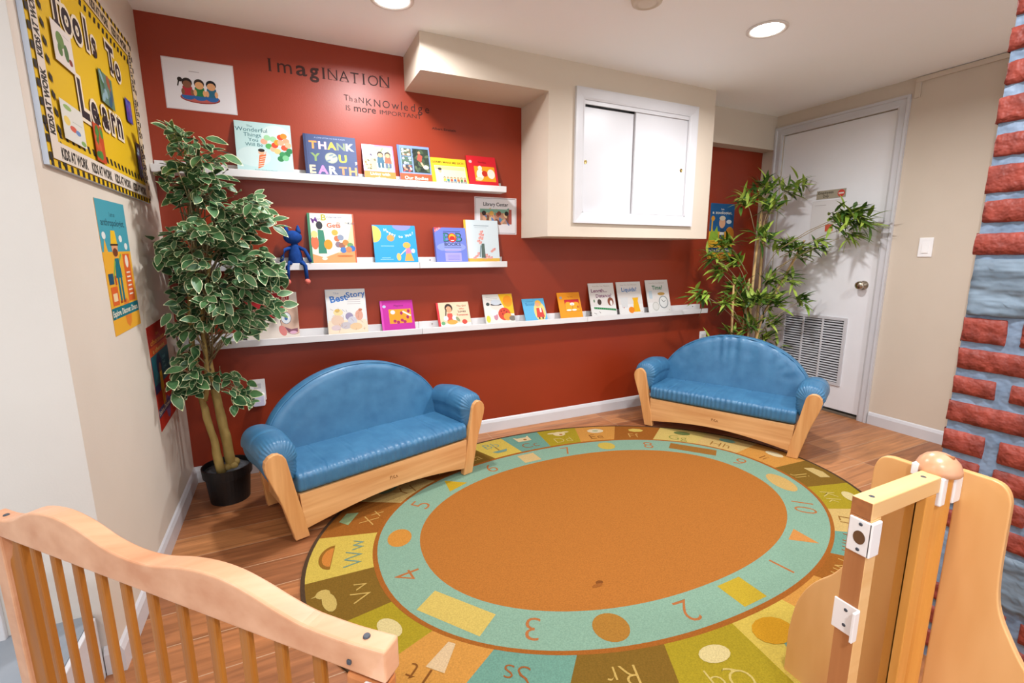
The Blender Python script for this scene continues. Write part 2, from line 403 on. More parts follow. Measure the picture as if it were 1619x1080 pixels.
bm = bmesh.new(); box(bm, CX0+.006,CX1-.006,SY-.002,SY+.006,CZ1-.022,CZ1,M=T); obj('sliding_track', bm, M_WHITE, cb, bevel=.002)
mid = (CX0+CX1)/2
for x0, x1, yy, kx in ((CX0+.004, mid-.008, .026, CX0+.035), (mid-.022, CX1-.006, .008, CX1-.04)):
    bm = bmesh.new(); box(bm, x0, x1, SY+yy, SY+yy+.015, CZ0+.008, CZ1-(.026 if yy>.02 else .006), M=T)
    d = obj('sliding_door', bm, M_DOORW if False else M_WHITE, cb, bevel=.0015)
    bm = bmesh.new(); lathe(bm, [(.011,0),(.011,-.002),(.008,-.003),(.007,-.0005),(.0,-.0005)], Vector((kx-CX0, yy, (CZ1-CZ0)*.47)), 20, axis='y')
    obj('finger_pull', bm, noise_mat('brass', '#b59c62', '#c7af74', 10, .3, 0, metal=1), d, smooth=True)

# ------------------------------------------------------------------ ceiling lamps + smoke detector
M_EMIT = bpy.data.materials.new('lamp_lens'); M_EMIT.use_nodes = True; nt = M_EMIT.node_tree; nt.nodes.clear()
em = nt.nodes.new('ShaderNodeEmission'); em.inputs[0].default_value = (1,.98,.95,1); em.inputs[1].default_value = 12
nt.links.new(em.outputs[0], nt.nodes.new('ShaderNodeOutputMaterial').inputs[0])
M_TRIMG = noise_mat('lamp_trim', '#d8d0c8', '#dcd4cc', 5, .5, 0)
p2 = at(613, 13, 2, ZC)
lamps = [((2.142,1.691), 'round recessed downlight with grey trim, nearer the white door', 1.0),
         ((p2.x-.0, p2.y-.085), 'round recessed downlight cut by the photo top, above red wall lettering', 1.0),
         ((.9,.35), 'added fill downlight over the play gate, out of view', 1.0),  # this and the next three are unseen lamps added for fill
         ((2.6,.2), 'added fill downlight beside the brick wall, out of view', 1.0),
         ((-.0,-.6), 'added unseen fill downlight behind the camera near the landing', 1.0),
         ((-1.5,.6), 'added unseen fill downlight above the grey landing', .8)]
for (x, y), lab, k in lamps:
    t = thing('recessed_light', lab, 'ceiling light', (x,y,ZC), 0, 'recessed ceiling lights')
    bm = bmesh.new(); lathe(bm, [(.071,.0),(.090,-.001),(.090,-.005),(.084,-.008),(.071,-.004),(.071,0)], (0,0,0), 40); obj('trim_ring', bm, M_TRIMG, t, smooth=True)
    bm = bmesh.new(); lathe(bm, [(0,-.0035),(.070,-.0035),(.070,-.001),(0,-.001)], (0,0,0), 40); obj('lens', bm, M_EMIT, t)
    ld = bpy.data.lights.new('lamp_light', 'AREA'); ld.shape = 'DISK'; ld.size = .13; ld.energy = LIGHT_W*k; ld.color = (.96,.97,1.0); ld.spread = math.radians(165)
    lo = bpy.data.objects.new('lamp_light', ld); C.objects.link(lo); lo.location = (0,0,-.012); lo.parent = t
bm = bmesh.new(); lathe(bm, [(.066,0),(.066,-.012),(.060,-.030),(.045,-.036),(.043,-.032),(.030,-.034),(0,-.036)], (0,0,0), 36)
o = obj('smoke_detector', bm, noise_mat('cream_plastic', '#cfc3b0', '#d6cab8', 4, .5, 0), smooth=True, bevel=0); q = at(1007, 16, 2, ZC-.03)
o.location = (q.x, q.y-.062, ZC); tag(o, 'round cream smoke detector on ceiling, cut by the photo top', 'smoke detector')

# ------------------------------------------------------------------ switches and outlets
o = thing('light_switch', 'white single rocker light switch on beige wall right of door', 'switch', (XR,1.553,1.183))
bm = bmesh.new(); box(bm, -.006,0,-.036,.036,-.058,.058); obj('switch_plate', bm, M_PLAST, o, bevel=.003)
bm = bmesh.new(); prism(bm, [(-.006,-.034),(-.011,-.034),(-.007,.034),(-.006,.034)], lambda x,z,d: Vector((x,d,z)), -.017, .017); obj('rocker', bm, M_PLAST, o, bevel=.001)
for x, z, lab, plug in ((-.181,.452,'white wall outlet with plugged-in grey night light behind ficus',True),(3.005,.478,'small white wall outlet showing above the right sofa back',False)):
    o = thing('wall_outlet', lab, 'outlet', (x,YR,z))
    bm = bmesh.new(); box(bm, -.036,.036,-.006,0,-.058,.058); obj('outlet_plate', bm, M_PLAST, o, bevel=.003)
    for dz in (.022,-.022):
        bm = bmesh.new(); box(bm, -.017,.017,-.008,-.005,dz-.014,dz+.014); obj('socket', bm, M_WHITE, o, bevel=.004)
    if plug:
        n = thing('night_light', 'plug-in night light with pale lens in outlet beside left sofa', 'night light', (x+.002,YR-.010,z-.045))
        bm = bmesh.new(); box(bm, -.031,.031,-.040,-.0,-.035,.035); obj('night_light_body', bm, M_PLAST, n, bevel=.014, seg=4)
        bm = bmesh.new(); box(bm, -.026,.026,-.044,-.039,-.030,.030); obj('night_light_lens', bm, noise_mat('lavender_lens','#cfcfe6','#d8d8ee',4,.3,0), n, bevel=.010, seg=4)

# ------------------------------------------------------------------ picture ledges
def ledge(x0, x1, z, lab, grp):
    t = thing('picture_ledge', lab, 'shelf', (x0,YR,z), 0, grp); L = x1-x0
    bm = bmesh.new(); box(bm, 0,L,-.010,0,0,.062); obj('back_plate', bm, M_SHELF, t, bevel=.0015)
    bm = bmesh.new(); box(bm, 0,L,-.080,-.010,0,.014); obj('tray', bm, M_SHELF, t, bevel=.001)
    bm = bmesh.new(); box(bm, 0,L,-.091,-.080,0,.034); obj('front_lip', bm, M_SHELF, t, bevel=.0015)
    for sx in (.08, L-.08):
        bm = bmesh.new(); lathe(bm, [(.004,0),(.004,-.0012),(0,-.0015)], (sx,-.010,.045), 10, axis='y'); obj('screw', bm, M_METAL, t)
Z1, Z2, Z3 = 1.511, 1.073, .698
ledge(XL+.005, .683, Z1, 'long left section of the top white picture ledge', 'top shelf ledges')
ledge(.685, 1.222, Z1, 'short right section of the top white picture ledge', 'top shelf ledges')
ledge(XL+.005, .683, Z2, 'long left section of the middle white picture ledge', 'middle shelf ledges')
ledge(.685, 1.225, Z2, 'short right section of the middle white picture ledge', 'middle shelf ledges')
ledge(XL+.005, .683, Z3, 'leftmost section of the bottom white picture ledge, behind the ficus', 'bottom shelf ledges')
ledge(.685, 1.823, Z3, 'middle section of the bottom white picture ledge', 'bottom shelf ledges')
ledge(1.825, 2.945, Z3, 'rightmost section of the bottom white picture ledge, reaching the bamboo', 'bottom shelf ledges')

# ------------------------------------------------------------------ books
def book(name, label, x, w, zs, ztop, art, cover, group, thick=.010, foot=.074, spine=None, zrot=0):
    zb = zs+.0142
    back = .0105                                # leans on the wall / back plate
    H = ztop-zb
    lean = math.asin(min(.5, max(.05, (foot-thick-.003)/H)))
    h = H/math.cos(lean)
    t = thing(name, label, 'book', (x, YR-foot, zb), 0, group)
    t.rotation_euler = (-lean, 0, zrot)
    k = w; 
    bm = bmesh.new(); mats = [print_mat(cover,'gloss')]
    box(bm, -w/2,w/2,0,.0014,0,h); box(bm, -w/2,w/2,thick-.0014,thick,0,h)
    box(bm, -w/2,-w/2+.0016,.0014,thick-.0014,0,h)
    if spine:
        mats.append(print_mat(spine,'gloss')); 
        box(bm, -w/2-.0006,-w/2+.012,-.0004,thick+.0002,0,h,mi=1)
    a = Art('gloss'); art(a, w, h)
    # keep the print on the board
    for vs, fs, col in a.L:
        for i, (u, v) in enumerate(vs):
            v = v if v <= .0005 else .017+v*(h-.017)/h
            vs[i] = (min(max(u, .0004), w-.0004), min(max(v, .0004), h-.0004))
    a.build(bm, mats, lambda u,v,hh: Vector((u-w/2, -hh, v)), .0003)
    finish('cover', bm, mats, t)
    if thick > .004:
        bm = bmesh.new(); box(bm, -w/2+.0016,w/2-.003,.0015,thick-.0015,.0015,h-.003); obj('pages', bm, M_PAGES, t)
    return t
def kid(a, x, y, s, skin, hair, top, legs):
    a.rect(x-.16*s,y,x-.03*s,y+.32*s,legs); a.rect(x+.03*s,y,x+.16*s,y+.32*s,legs)
    a.poly([(x-.2*s,y+.3*s),(x+.2*s,y+.3*s),(x+.15*s,y+.68*s),(x-.15*s,y+.68*s)], top)
    a.ell(x,y+.82*s,.17*s,.19*s,hair,12); a.ell(x,y+.78*s,.13*s,.14*s,skin,12)

def art_wonder(a,w,h):
    a.rect(0,0,w,h,'#bfe0de'); a.ell(w*.72,h*.75,w*.26,h*.22,'#d5e9e4'); a.ell(w*.3,h*.3,w*.3,h*.2,'#cfe6e4')
    for s,x,y,z in (('The',.26,.89,.016),('Wonderful',.29,.80,.031),('Things',.30,.70,.029),('You',.31,.605,.026),('Will Be',.32,.51,.025)):
        a.text(s,w*x,h*y,z,'#3d6f76','c',off=.004)
    random.seed(3)
    for x,y,c in ((.5,.62,'#f4a88b'),(.56,.70,'#9fd3a0'),(.67,.68,'#9fd3a0'),(.58,.53,'#58ad5c'),(.66,.48,'#f7b48f'),(.69,.56,'#d9482c'),(.74,.62,'#f59b2b'),(.80,.73,'#d9482c'),(.86,.76,'#f08a2a'),(.90,.66,'#f4a27c'),(.80,.62,'#f7a985'),(.73,.44,'#f7c37f'),(.86,.52,'#e0522f'),(.93,.58,'#f4b08a'),(.95,.46,'#2f7f4a'),(.90,.39,'#2f7f4a'),(.82,.38,'#3b9157'),(.78,.29,'#2f7f4a'),(.87,.31,'#79c08b')):
        a.ell(w*x,h*y,w*.062,w*.062,c,16)
    a.line([(w*.52,h*.42),(w*.47,h*.18)],.002,'#e58a55')
    a.poly([(w*.36,h*.06),(w*.46,h*.12),(w*.52,h*.36),(w*.40,h*.34)],'#f0713d')
    for k in range(5): a.line([(w*(.37+.01*k),h*(.11+.045*k)),(w*(.48+.01*k),h*(.14+.045*k))],.0035,'#f7e0cf')
    a.ell(w*.44,h*.40,w*.055,h*.055,'#f0b48f',12); a.ell(w*.44,h*.435,w*.06,h*.035,'#2b2522',12)
    a.text('Emily Winfield Martin',w*.5,h*.02,.011,'#6d9ba0','c')
def art_thank(a,w,h):
    a.rect(0,0,w,h,'#3a4a74'); a.rect(w*.07,0,w*.075,h,'#2b3657')
    a.text('A LOVE LETTER TO OUR PLANET',w*.5,h*.91,.010,'#aab6cf','c')
    def row(s,y,cols,x0,x1,sz):
        n=len(s)
        for i,ch in enumerate(s):
            if ch!=' ': a.text(ch,w*(x0+(x1-x0)*i/(n-1)),y,sz,cols[i],'c',off=.035)
    row('THANK',h*.66,['#f2954a','#f4c3d0','#f6c23e','#7d8c70','#d9dce0'],.17,.88,.058)
    row('Y U,',h*.36,['#7e9a5a','','#cbdc3c','#d8dce8'],.20,.98,.060)
    a.ell(w*.50,h*.45,w*.125,w*.125,'#7d8a80',24); a.ell(w*.50,h*.45,w*.115,w*.115,'#a9b29a',24)
    for k in range(5): a.ell(w*(.44+.03*k),h*(.38+.035*(k*2%5)),w*.05,w*.018,'#e1e4da' if k%2 else '#6f8190',10,.4)
    row('EARTH',h*.06,['#f3d8a5','#cf86d6','#f5ece0','#c98a5c','#d99a62'],.13,.90,.062)
def photoish(a,x0,y0,x1,y1,cols,n=16,seed=1,r=.18):
    rr = random.Random(seed); a.rect(x0,y0,x1,y1,cols[0])
    for k in range(n):
        c = cols[1+k%(len(cols)-1)]; W=x1-x0; Hh=y1-y0
        a.ell(min(max(rr.uniform(x0,x1),x0+W*r*.6),x1-W*r*.6), min(max(rr.uniform(y0,y1),y0+Hh*r*.6),y1-Hh*r*.6), W*r*rr.uniform(.3,.6), Hh*r*rr.uniform(.3,.6), c, 9, rr.uniform(0,3))
def art_living(a,w,h):
    a.rect(0,0,w,h,'#d58fd0'); a.rect(0,h*.25,w*.4,h,'#e6d4ea'); photoish(a,w*.04,h*.27,w*.42,h*.62,['#b9b48a','#6c6440','#e8e2c0','#8a7040'],14,4)
    photoish(a,w*.06,h*.64,w*.36,h*.97,['#ece6f2','#b7a9c4','#5a5060','#ffffff'],8,5)
    photoish(a,w*.42,h*.24,w*.94,h*.94,['#dfe3d4','#8a9b72','#c8d2c0','#b9a58c'],16,6); kid(a,w*.56,h*.34,.10,'#c99a74','#2b2018','#2d5f78','#27566b'); kid(a,w*.80,h*.34,.10,'#c99a74','#2b2018','#a8583a','#50617a')
    a.rect(0,0,w,h*.23,'#ef7d2d'); a.text('Living with',w*.5,h*.12,.024,'#ffe9d4','c',off=.02); a.text('others',w*.5,h*.01,.022,'#ffe9d4','c',off=.02)
def art_our(a,w,h):
    a.rect(0,0,w,h,'#7f9ad8'); a.rect(0,0,w*.07,h,'#5f7fc8')
    photoish(a,w*.10,h*.70,w*.42,h*.92,['#55624c','#e3c7a8','#c9d4c0','#8c6b50'],10,1,.3); photoish(a,w*.10,h*.47,w*.42,h*.69,['#4d6a58','#c9d2dc','#25313a','#9aa7b4'],10,2,.3); photoish(a,w*.10,h*.26,w*.42,h*.46,['#3d3a40','#d08c6c','#b34a4a','#e8e0d8'],10,3,.3)
    photoish(a,w*.46,h*.26,w*.96,h*.93,['#2e3a2b','#44553a','#5b6b4a','#1f281e'],26,7,.2)
    a.poly([(w*.58,h*.62),(w*.70,h*.54),(w*.76,h*.72),(w*.64,h*.80)],'#d5503f'); a.ell(w*.66,h*.82,w*.04,h*.035,'#c99470'); a.line([(w*.70,h*.55),(w*.80,h*.38)],.010,'#d8ab88'); a.ell(w*.84,h*.42,w*.09,h*.06,'#c7c7b0')
    a.rect(0,0,w,h*.22,'#e8552f'); a.text('Our Bodies',w*.5,h*.06,.028,'#ffe3cf','c',off=.02)
def art_germs(a,w,h):
    a.rect(0,0,w,h,'#f6c92b'); a.text('GERMS MAKE ME SICK!',w*.5,h*.80,.019,'#5c4512','c',width=w*.9,off=.02)
    a.rect(w*.10,h*.04,w*.95,h*.70,'#f3e6b4'); a.rect(w*.12,h*.55,w*.93,h*.68,'#dfe08a')
    a.ell(w*.24,h*.45,w*.08,h*.16,'#f2f2ee'); a.ell(w*.24,h*.5,w*.05,h*.09,'#e3b28e'); a.ell(w*.24,h*.57,w*.055,h*.05,'#3c3a38')
    for i,c in enumerate(('#e2c440','#3f8f8a','#d05a4a','#4b77a8','#c46a40','#5a8a4a','#b0564f')):
        kid(a,w*(.34+.093*i),h*.05,.042,'#e3b28e','#4a2f20',c,'#5b6b86')
def art_red(a,w,h):
    a.rect(0,0,w,h,'#d6202c'); a.ell(w*.12,h*.80,w*.055,w*.055,'#d9b7b0'); a.text('Families',w*.52,h*.77,.016,'#7c0f18','c',off=.02)
    a.rect(w*.22,h*.16,w*.92,h*.66,'#f3a01f'); a.ell(w*.40,h*.38,w*.12,h*.18,'#f6ead8'); a.ell(w*.42,h*.60,w*.07,h*.08,'#f6ead8'); a.ell(w*.56,h*.42,w*.10,h*.10,'#c8331f'); a.ell(w*.78,h*.42,w*.13,h*.16,'#f6ead8'); a.ell(w*.35,h*.24,w*.12,h*.06,'#f3d3a4')
def art_missb(a,w,h):
    a.rect(0,0,w,h,'#f6f0dc'); a.rect(0,0,w*.03,h,'#3f7f5c'); a.rect(w*.97,0,w,h,'#e45a33')
    a.poly([(w*.03,0),(w*.97,0),(w*.97,h*.26),(w*.6,h*.22),(w*.3,h*.12),(w*.03,h*.2)],'#f2a36a'); a.poly([(w*.6,h*.2),(w*.97,h*.3),(w*.97,h*.9),(w*.85,h*.5)],'#f5d3a3')
    for s,x,y,z,c,r in (('M',.10,.80,.040,'#6b3a8a',.3),('iss',.20,.86,.022,'#9aa5b5',.2),('B',.29,.86,.048,'#b3b23a',0),('indergarten',.40,.91,.017,'#7b88a5',0),('Gets',.40,.72,.036,'#d9542f',0),('R',.62,.74,.036,'#e89a8a',0),('for',.80,.80,.016,'#8a8a8a',0),('Kids',.87,.79,.018,'#46566a',0)):
        a.text(s,w*x,h*y,z,c,off=.02,rot=r)
    a.ell(w*.24,h*.76,w*.07,h*.08,'#33343a'); a.poly([(w*.18,h*.2),(w*.36,h*.2),(w*.32,h*.66),(w*.2,h*.68)],'#3f8a70'); a.ell(w*.12,h*.42,w*.08,h*.14,'#e8744f'); a.ell(w*.12,h*.58,w*.07,h*.07,'#f4d68a'); a.ell(w*.40,h*.38,w*.09,h*.10,'#f29a2e')
    for i,(x,y,c) in enumerate(((.60,.5,'#e0784f'),(.68,.52,'#8f9bb0'),(.62,.38,'#8d7a86'),(.70,.36,'#a36a5a'),(.78,.42,'#c98b4a'),(.72,.27,'#4f7fc0'),(.88,.36,'#6fa06a'),(.92,.30,'#3f78b8'),(.84,.28,'#d98a5a'),(.56,.62,'#e9b24f'))):
        a.ell(w*x,h*y,w*.07,h*.06,c,12)
    a.ell(w*.3,h*.10,w*.06,h*.03,'#f2e4d4'); a.ell(w*.75,h*.15,w*.18,h*.02,'#c9783f')
def art_happy(a,w,h):
    a.rect(0,0,w,h,'#2f9ed8'); a.ell(w*.02,h*.76,w*.17,h*.22,'#f3c362',24); a.ell(w*.68,h*.99,w*.22,h*.13,'#8a8fd6')
    for i,ch in enumerate('Happy to You!'): 
        if ch!=' ': a.text(ch,w*(.29+.053*i),h*(.84-.17*math.sin(min(1,i/14)*PI)),.023,'#eef4f2','c',off=.02)
    a.ell(w*.40,h*.66,w*.085,w*.085,'#f19a52'); a.rect(w*.16,h*.44,w*.46,h*.455,'#9bd2ee')
    a.poly([(w*.68,h*.05),(w*.90,h*.05),(w*.82,h*.34),(w*.75,h*.34)],'#f0a54f'); a.poly([(w*.72,h*.24),(w*.86,h*.26),(w*.82,h*.42),(w*.74,h*.42)],'#e37fa6'); a.ell(w*.76,h*.47,w*.09,h*.08,'#f3b04f'); a.line([(w*.74,h*.36),(w*.60,h*.22)],.006,'#f0cdb0'); a.ell(w*.55,h*.16,w*.05,h*.10,'#f2bd6a'); a.ell(w*.90,h*.32,w*.045,h*.06,'#dcebf2')
    a.rect(w*.12,h*.09,w*.42,h*.10,'#a9daf0'); a.rect(w*.16,h*.13,w*.36,h*.14,'#a9daf0')
def art_bob(a,w,h):
    a.rect(0,0,w,h,'#6f80d2'); a.ell(w*.5,h*.44,w*.46,h*.14,'#8c9be0',28); a.rect(0,0,w*.30,h*.34,'#6f80d2'); a.poly([(0,h),(w*.24,h),(0,h*.86)],'#d8485a')
    a.text('NEW',w*.03,h*.88,.018,'#f2c0c4',off=.02,rot=.5)
    a.rect(w*.27,h*.88,w*.82,h*.892,'#25304a'); a.rect(w*.27,h*.43,w*.82,h*.442,'#25304a')
    a.text('B',w*.27,h*.60,.080,'#2f3f52',off=.015); a.text('B',w*.66,h*.60,.080,'#2f3f52',off=.015); a.text('B',w*.283,h*.612,.072,'#3fa59c',off=-.02); a.text('B',w*.673,h*.612,.072,'#3fa59c',off=-.02)
    a.ell(w*.55,h*.71,w*.135,h*.135,'#c52a2a',24); a.ell(w*.55,h*.72,w*.105,h*.105,'#f3b52a',24); a.ell(w*.55,h*.69,w*.09,h*.07,'#c52a2a',20); a.rect(w*.50,h*.62,w*.60,h*.64,'#f4efe4')
    a.text('BOOKS',w*.545,h*.475,.030,'#25304a','c',width=w*.52,off=.015)
    a.rect(w*.28,h*.03,w*.80,h*.28,'#a9a3e6'); a.rect(w*.28,h*.33,w*.80,h*.38,'#b3abea'); a.line([(w*.29,h*.345),(w*.79,h*.345)],.0015,'#5c4f8a')
    for k in range(4): a.rect(w*.36,h*(.08+.04*k),w*.74,h*(.087+.04*k),'#5a56a0')
def art_white(a,w,h):
    a.rect(0,0,w,h,'#d9e6ea'); a.rect(0,0,w,h*.09,'#e8b94f'); a.rect(0,0,w*.04,h,'#f0b93a'); a.text('Seven Wide Pigs',w*.5,h*.85,.014,'#7d8f96','c'); a.L.pop()
    a.rect(w*.28,h*.86,w*.72,h*.875,'#8fa0a8'); a.rect(w*.3,h*.82,w*.66,h*.827,'#aebcc2')
    rr = random.Random(9)
    for x,y in ((.5,.72),(.46,.66),(.52,.64),(.44,.58),(.5,.56),(.40,.50),(.45,.46),(.38,.20),(.32,.14),(.26,.10),(.60,.16),(.66,.12),(.78,.26),(.84,.30),(.74,.10),(.56,.10)):
        a.ell(w*x,h*y,w*.05,h*.03,'#e8a9a0',10,rr.uniform(-1,1)); a.ell(w*(x+.03),h*(y+.02),w*.022,h*.018,'#d98b84',8)
    a.poly([(w*.46,h*.10),(w*.58,h*.10),(w*.56,h*.44),(w*.48,h*.44)],'#5e6f66'); a.poly([(w*.40,h*.12),(w*.44,h*.12),(w*.48,h*.4),(w*.44,h*.4)],'#8aa0a4')
def art_goblin(a,w,h):
    a.rect(0,0,w,h,'#efe3d6'); a.poly([(0,h*.42),(w*.8,h*.45),(w*.86,h),(0,h*.97)],'#b8242c')
    a.text('DOLPHIN',w*.60,h*.76,.050,'#f2d9c8','c',width=w*.42,off=.0); a.text('EVERYTHING',w*.45,h*.52,.050,'#f2d9c8','c',width=w*.70,off=.0)
    a.L[-2] = a.L[-2]
    a.ell(w*.90,h*.40,w*.26,h*.34,'#5a3c40',28); a.ell(w*.90,h*.395,w*.25,h*.33,'#dcb8a2',28); a.ell(w*.68,h*.16,w*.07,h*.12,'#e58a84',16,.3); a.ell(w*.76,h*.43,w*.10,h*.13,'#5f6a7c',20); a.ell(w*.76,h*.43,w*.09,h*.12,'#e9eef2',20); a.ell(w*.76,h*.43,w*.035,h*.05,'#4a78a8',14)
    a.poly([(w*.72,h*.24),(w*.84,h*.18),(w*.97,h*.20),(w*.97,h*.12),(w*.86,h*.08),(w*.78,h*.12)],'#8c5668'); a.ell(w*.88,h*.11,w*.07,h*.035,'#e2b0c8',12)
    a.line([(w*.06,h*.36),(w*.36,h*.22)],.008,'#c23038'); a.line([(w*.12,h*.16),(w*.30,h*.34)],.008,'#c23038'); a.ell(w*.2,h*.24,w*.08,h*.06,'#c23038'); a.ell(w*.2,h*.24,w*.04,h*.03,'#efe3d6')
def art_best(a,w,h):
    a.rect(0,0,w,h,'#dfe3e6'); a.rect(0,0,w,h*.25,'#efdcc0'); a.rect(w*.03,h*.03,w*.97,h*.97,'#e9e8e4'); a.rect(w*.03,h*.03,w*.97,h*.30,'#f0dfc4')
    a.text('The',w*.20,h*.88,.018,'#8aa0c0',rot=.1); a.text('Best',w*.12,h*.70,.052,'#3b78c4',off=.03,rot=.18); a.text('Story',w*.52,h*.80,.046,'#3b78c4',off=.02,rot=.1)
    for k in range(3): a.rect(w*.52,h*(.66+.045*k),w*.86,h*(.668+.045*k),'#a3949a')
    for x,y,rx,ry,c in ((.28,.48,.12,.08,'#f0dba0'),(.26,.52,.06,.04,'#e0b85f'),(.25,.30,.16,.12,'#e7c9b0'),(.55,.38,.10,.09,'#9a92b0'),(.62,.28,.12,.10,'#cfcfd8'),(.80,.40,.10,.12,'#e0a892'),(.84,.52,.05,.03,'#c87a5a'),(.45,.18,.14,.08,'#c9c2c6'),(.70,.15,.16,.08,'#e8c79c'),(.20,.14,.12,.06,'#dcc7c9')): a.ell(w*x,h*y,w*rx,h*ry,c,14)
    rr = random.Random(2)
    for k in range(26):
        x,y=rr.uniform(.1,.9),rr.uniform(.08,.55); a.line([(w*x,h*y),(w*(x+rr.uniform(-.08,.08)),h*(y+rr.uniform(-.08,.08)))],.0014,rr.choice(['#a87c74','#7d7590','#c48a60']))
def art_pink(a,w,h):
    a.rect(0,0,w,h,'#c0269a'); a.rect(0,0,w*.06,h,'#d64ab2'); a.ell(w*.12,h*.80,w*.05,w*.05,'#b7c6e4'); a.text('Playtime',w*.56,h*.79,.016,'#5c0f4c','c',off=.01)
    a.rect(w*.24,h*.22,w*.92,h*.70,'#f29a1c'); a.ell(w*.36,h*.60,w*.07,h*.07,'#f6e4ec'); 
    for x,y in ((.40,.30),(.50,.26),(.62,.32),(.70,.27)): a.ell(w*x,h*y,w*.05,h*.055,'#a3205c',10)
    a.line([(w*.66,h*.62),(w*.90,h*.46)],.010,'#f7e3d8')
    for x,y in ((.62,.56),(.80,.42),(.84,.62)): a.ell(w*x,h*y,w*.045,h*.06,'#a3205c',10)
def art_girl(a,w,h):
    a.rect(0,0,w,h,'#f3d3b0'); a.rect(0,0,w*.05,h,'#d8343c'); a.rect(w*.05,0,w,h*.12,'#eef0ea')
    for s,y,z,c in (('The Girl',.80,.017,'#8a5a44'),('Who',.68,.015,'#c0523c'),('Loves',.56,.022,'#4a2f30'),('Tomatoes',.42,.018,'#b23a34')): a.text(s,w*.76,h*y,z,c,'c',off=.025)
    a.ell(w*.36,h*.76,w*.12,h*.18,'#3a2c26'); a.ell(w*.36,h*.70,w*.085,h*.14,'#e0a67c'); a.line([(w*.28,h*.72),(w*.24,h*.42)],.007,'#3a2c26'); a.poly([(w*.26,h*.22),(w*.48,h*.22),(w*.44,h*.54),(w*.30,h*.54)],'#d8574a'); a.ell(w*.24,h*.34,w*.07,h*.10,'#eef2f4'); a.ell(w*.5,h*.34,w*.07,h*.10,'#eef2f4'); a.ell(w*.42,h*.17,w*.16,h*.10,'#e8a548'); a.ell(w*.60,h*.28,w*.05,h*.12,'#8f9a72',12,.5); a.ell(w*.80,h*.16,w*.08,h*.10,'#d04a3c'); a.ell(w*.14,h*.14,w*.06,h*.08,'#6fae7a')
def art_bug(a,w,h):
    a.rect(0,0,w,h,'#e5e2da'); a.poly([(w*.52,h),(w,h),(w,h*.3),(w*.78,h*.3),(w*.6,h*.7)],'#f7bf1c'); a.ell(w*.82,h*.74,w*.16,h*.2,'#f59a1c',24)
    a.text('Bella Bug',w*.06,h*.86,.018,'#8f8f8c'); a.L.pop(); a.line([(w*.1,h*.9),(w*.48,h*.84)],.002,'#8f9a9c'); a.line([(w*.1,h*.82),(w*.42,h*.78)],.002,'#8f9a9c')
    a.ell(w*.14,h*.66,w*.06,h*.06,'#3f4a48'); a.ell(w*.42,h*.60,w*.20,h*.14,'#e9d9cc',20); a.ell(w*.42,h*.64,w*.20,h*.04,'#3c3a3c',16); a.ell(w*.42,h*.72,w*.18,h*.10,'#cfd8e0',18); a.ell(w*.66,h*.30,w*.21,h*.22,'#d64a30',24); a.ell(w*.76,h*.20,w*.14,h*.13,'#f0a040',20)
    for x,y in ((.56,.40),(.66,.42),(.6,.3),(.74,.36)): a.ell(w*x,h*y,w*.025,h*.025,'#8c2018',8)
    a.ell(w*.36,h*.22,w*.07,h*.12,'#c98a9a'); a.ell(w*.30,h*.36,w*.12,h*.10,'#eef0f0'); a.ell(w*.92,h*.14,w*.12,h*.09,'#7d7468'); a.ell(w*.1,h*.15,w*.07,h*.12,'#d7d44a')
def art_south(a,w,h):
    a.rect(0,0,w,h,'#5db2dc'); a.ell(w*.72,h*.40,w*.26,h*.44,'#f3d27a',28); a.rect(w*.15,h*.86,w*.5,h*.88,'#3d84b0'); a.text('Scott',w*.12,h*.68,.032,'#2f78ac',off=.01)
    a.ell(w*.70,h*.78,w*.14,h*.14,'#f0b84a'); a.ell(w*.66,h*.72,w*.10,h*.10,'#e9a77c'); a.poly([(w*.54,h*.14),(w*.90,h*.14),(w*.84,h*.56),(w*.58,h*.56)],'#d24034'); a.rect(w*.72,h*.36,w*.80,h*.56,'#f0e6da'); a.rect(w*.60,h*.05,w*.68,h*.14,'#5a4038'); a.rect(w*.76,h*.05,w*.84,h*.14,'#5a4038')
def art_orange(a,w,h):
    a.rect(0,0,w,h,'#f59a1b'); a.ell(w*.14,h*.80,w*.06,w*.06,'#a7a2a0'); a.text('Color Zoo',w*.56,h*.80,.013,'#a4590c','c'); a.L.pop(); a.text('My Day',w*.56,h*.80,.014,'#a4590c','c')
    a.rect(w*.27,h*.25,w*.92,h*.72,'#8a3a1c'); a.rect(w*.28,h*.26,w*.91,h*.71,'#f6a824'); a.rect(w*.28,h*.54,w*.91,h*.71,'#cf2430'); a.ell(w*.42,h*.55,w*.13,h*.08,'#f6a824'); a.ell(w*.76,h*.54,w*.14,h*.08,'#f6a824'); a.ell(w*.60,h*.54,w*.10,h*.06,'#fbf3e6'); a.rect(w*.59,h*.36,w*.61,h*.54,'#8a5a2a'); a.ell(w*.42,h*.31,w*.11,h*.035,'#fbf3e6'); a.ell(w*.66,h*.31,w*.11,h*.035,'#fbf3e6'); a.ell(w*.84,h*.42,w*.045,h*.05,'#c8641c')
def measure(words, cols, pic):
    def f(a,w,h):
        a.rect(0,0,w,h,'#e4ded8'); a.rect(0,0,w,h*.3,'#eceae6'); a.text('How Do You Measure',w*.5,h*.89,.012,'#9c7f74','c',width=w*.68)
        for i,(s,x,y,z) in enumerate(words): a.text(s,w*x,h*y,z,cols,'c',off=.02,width=w*(.62 if len(s)>7 else .50 if len(s)>5 else .46))
        pic(a,w,h)
    return f
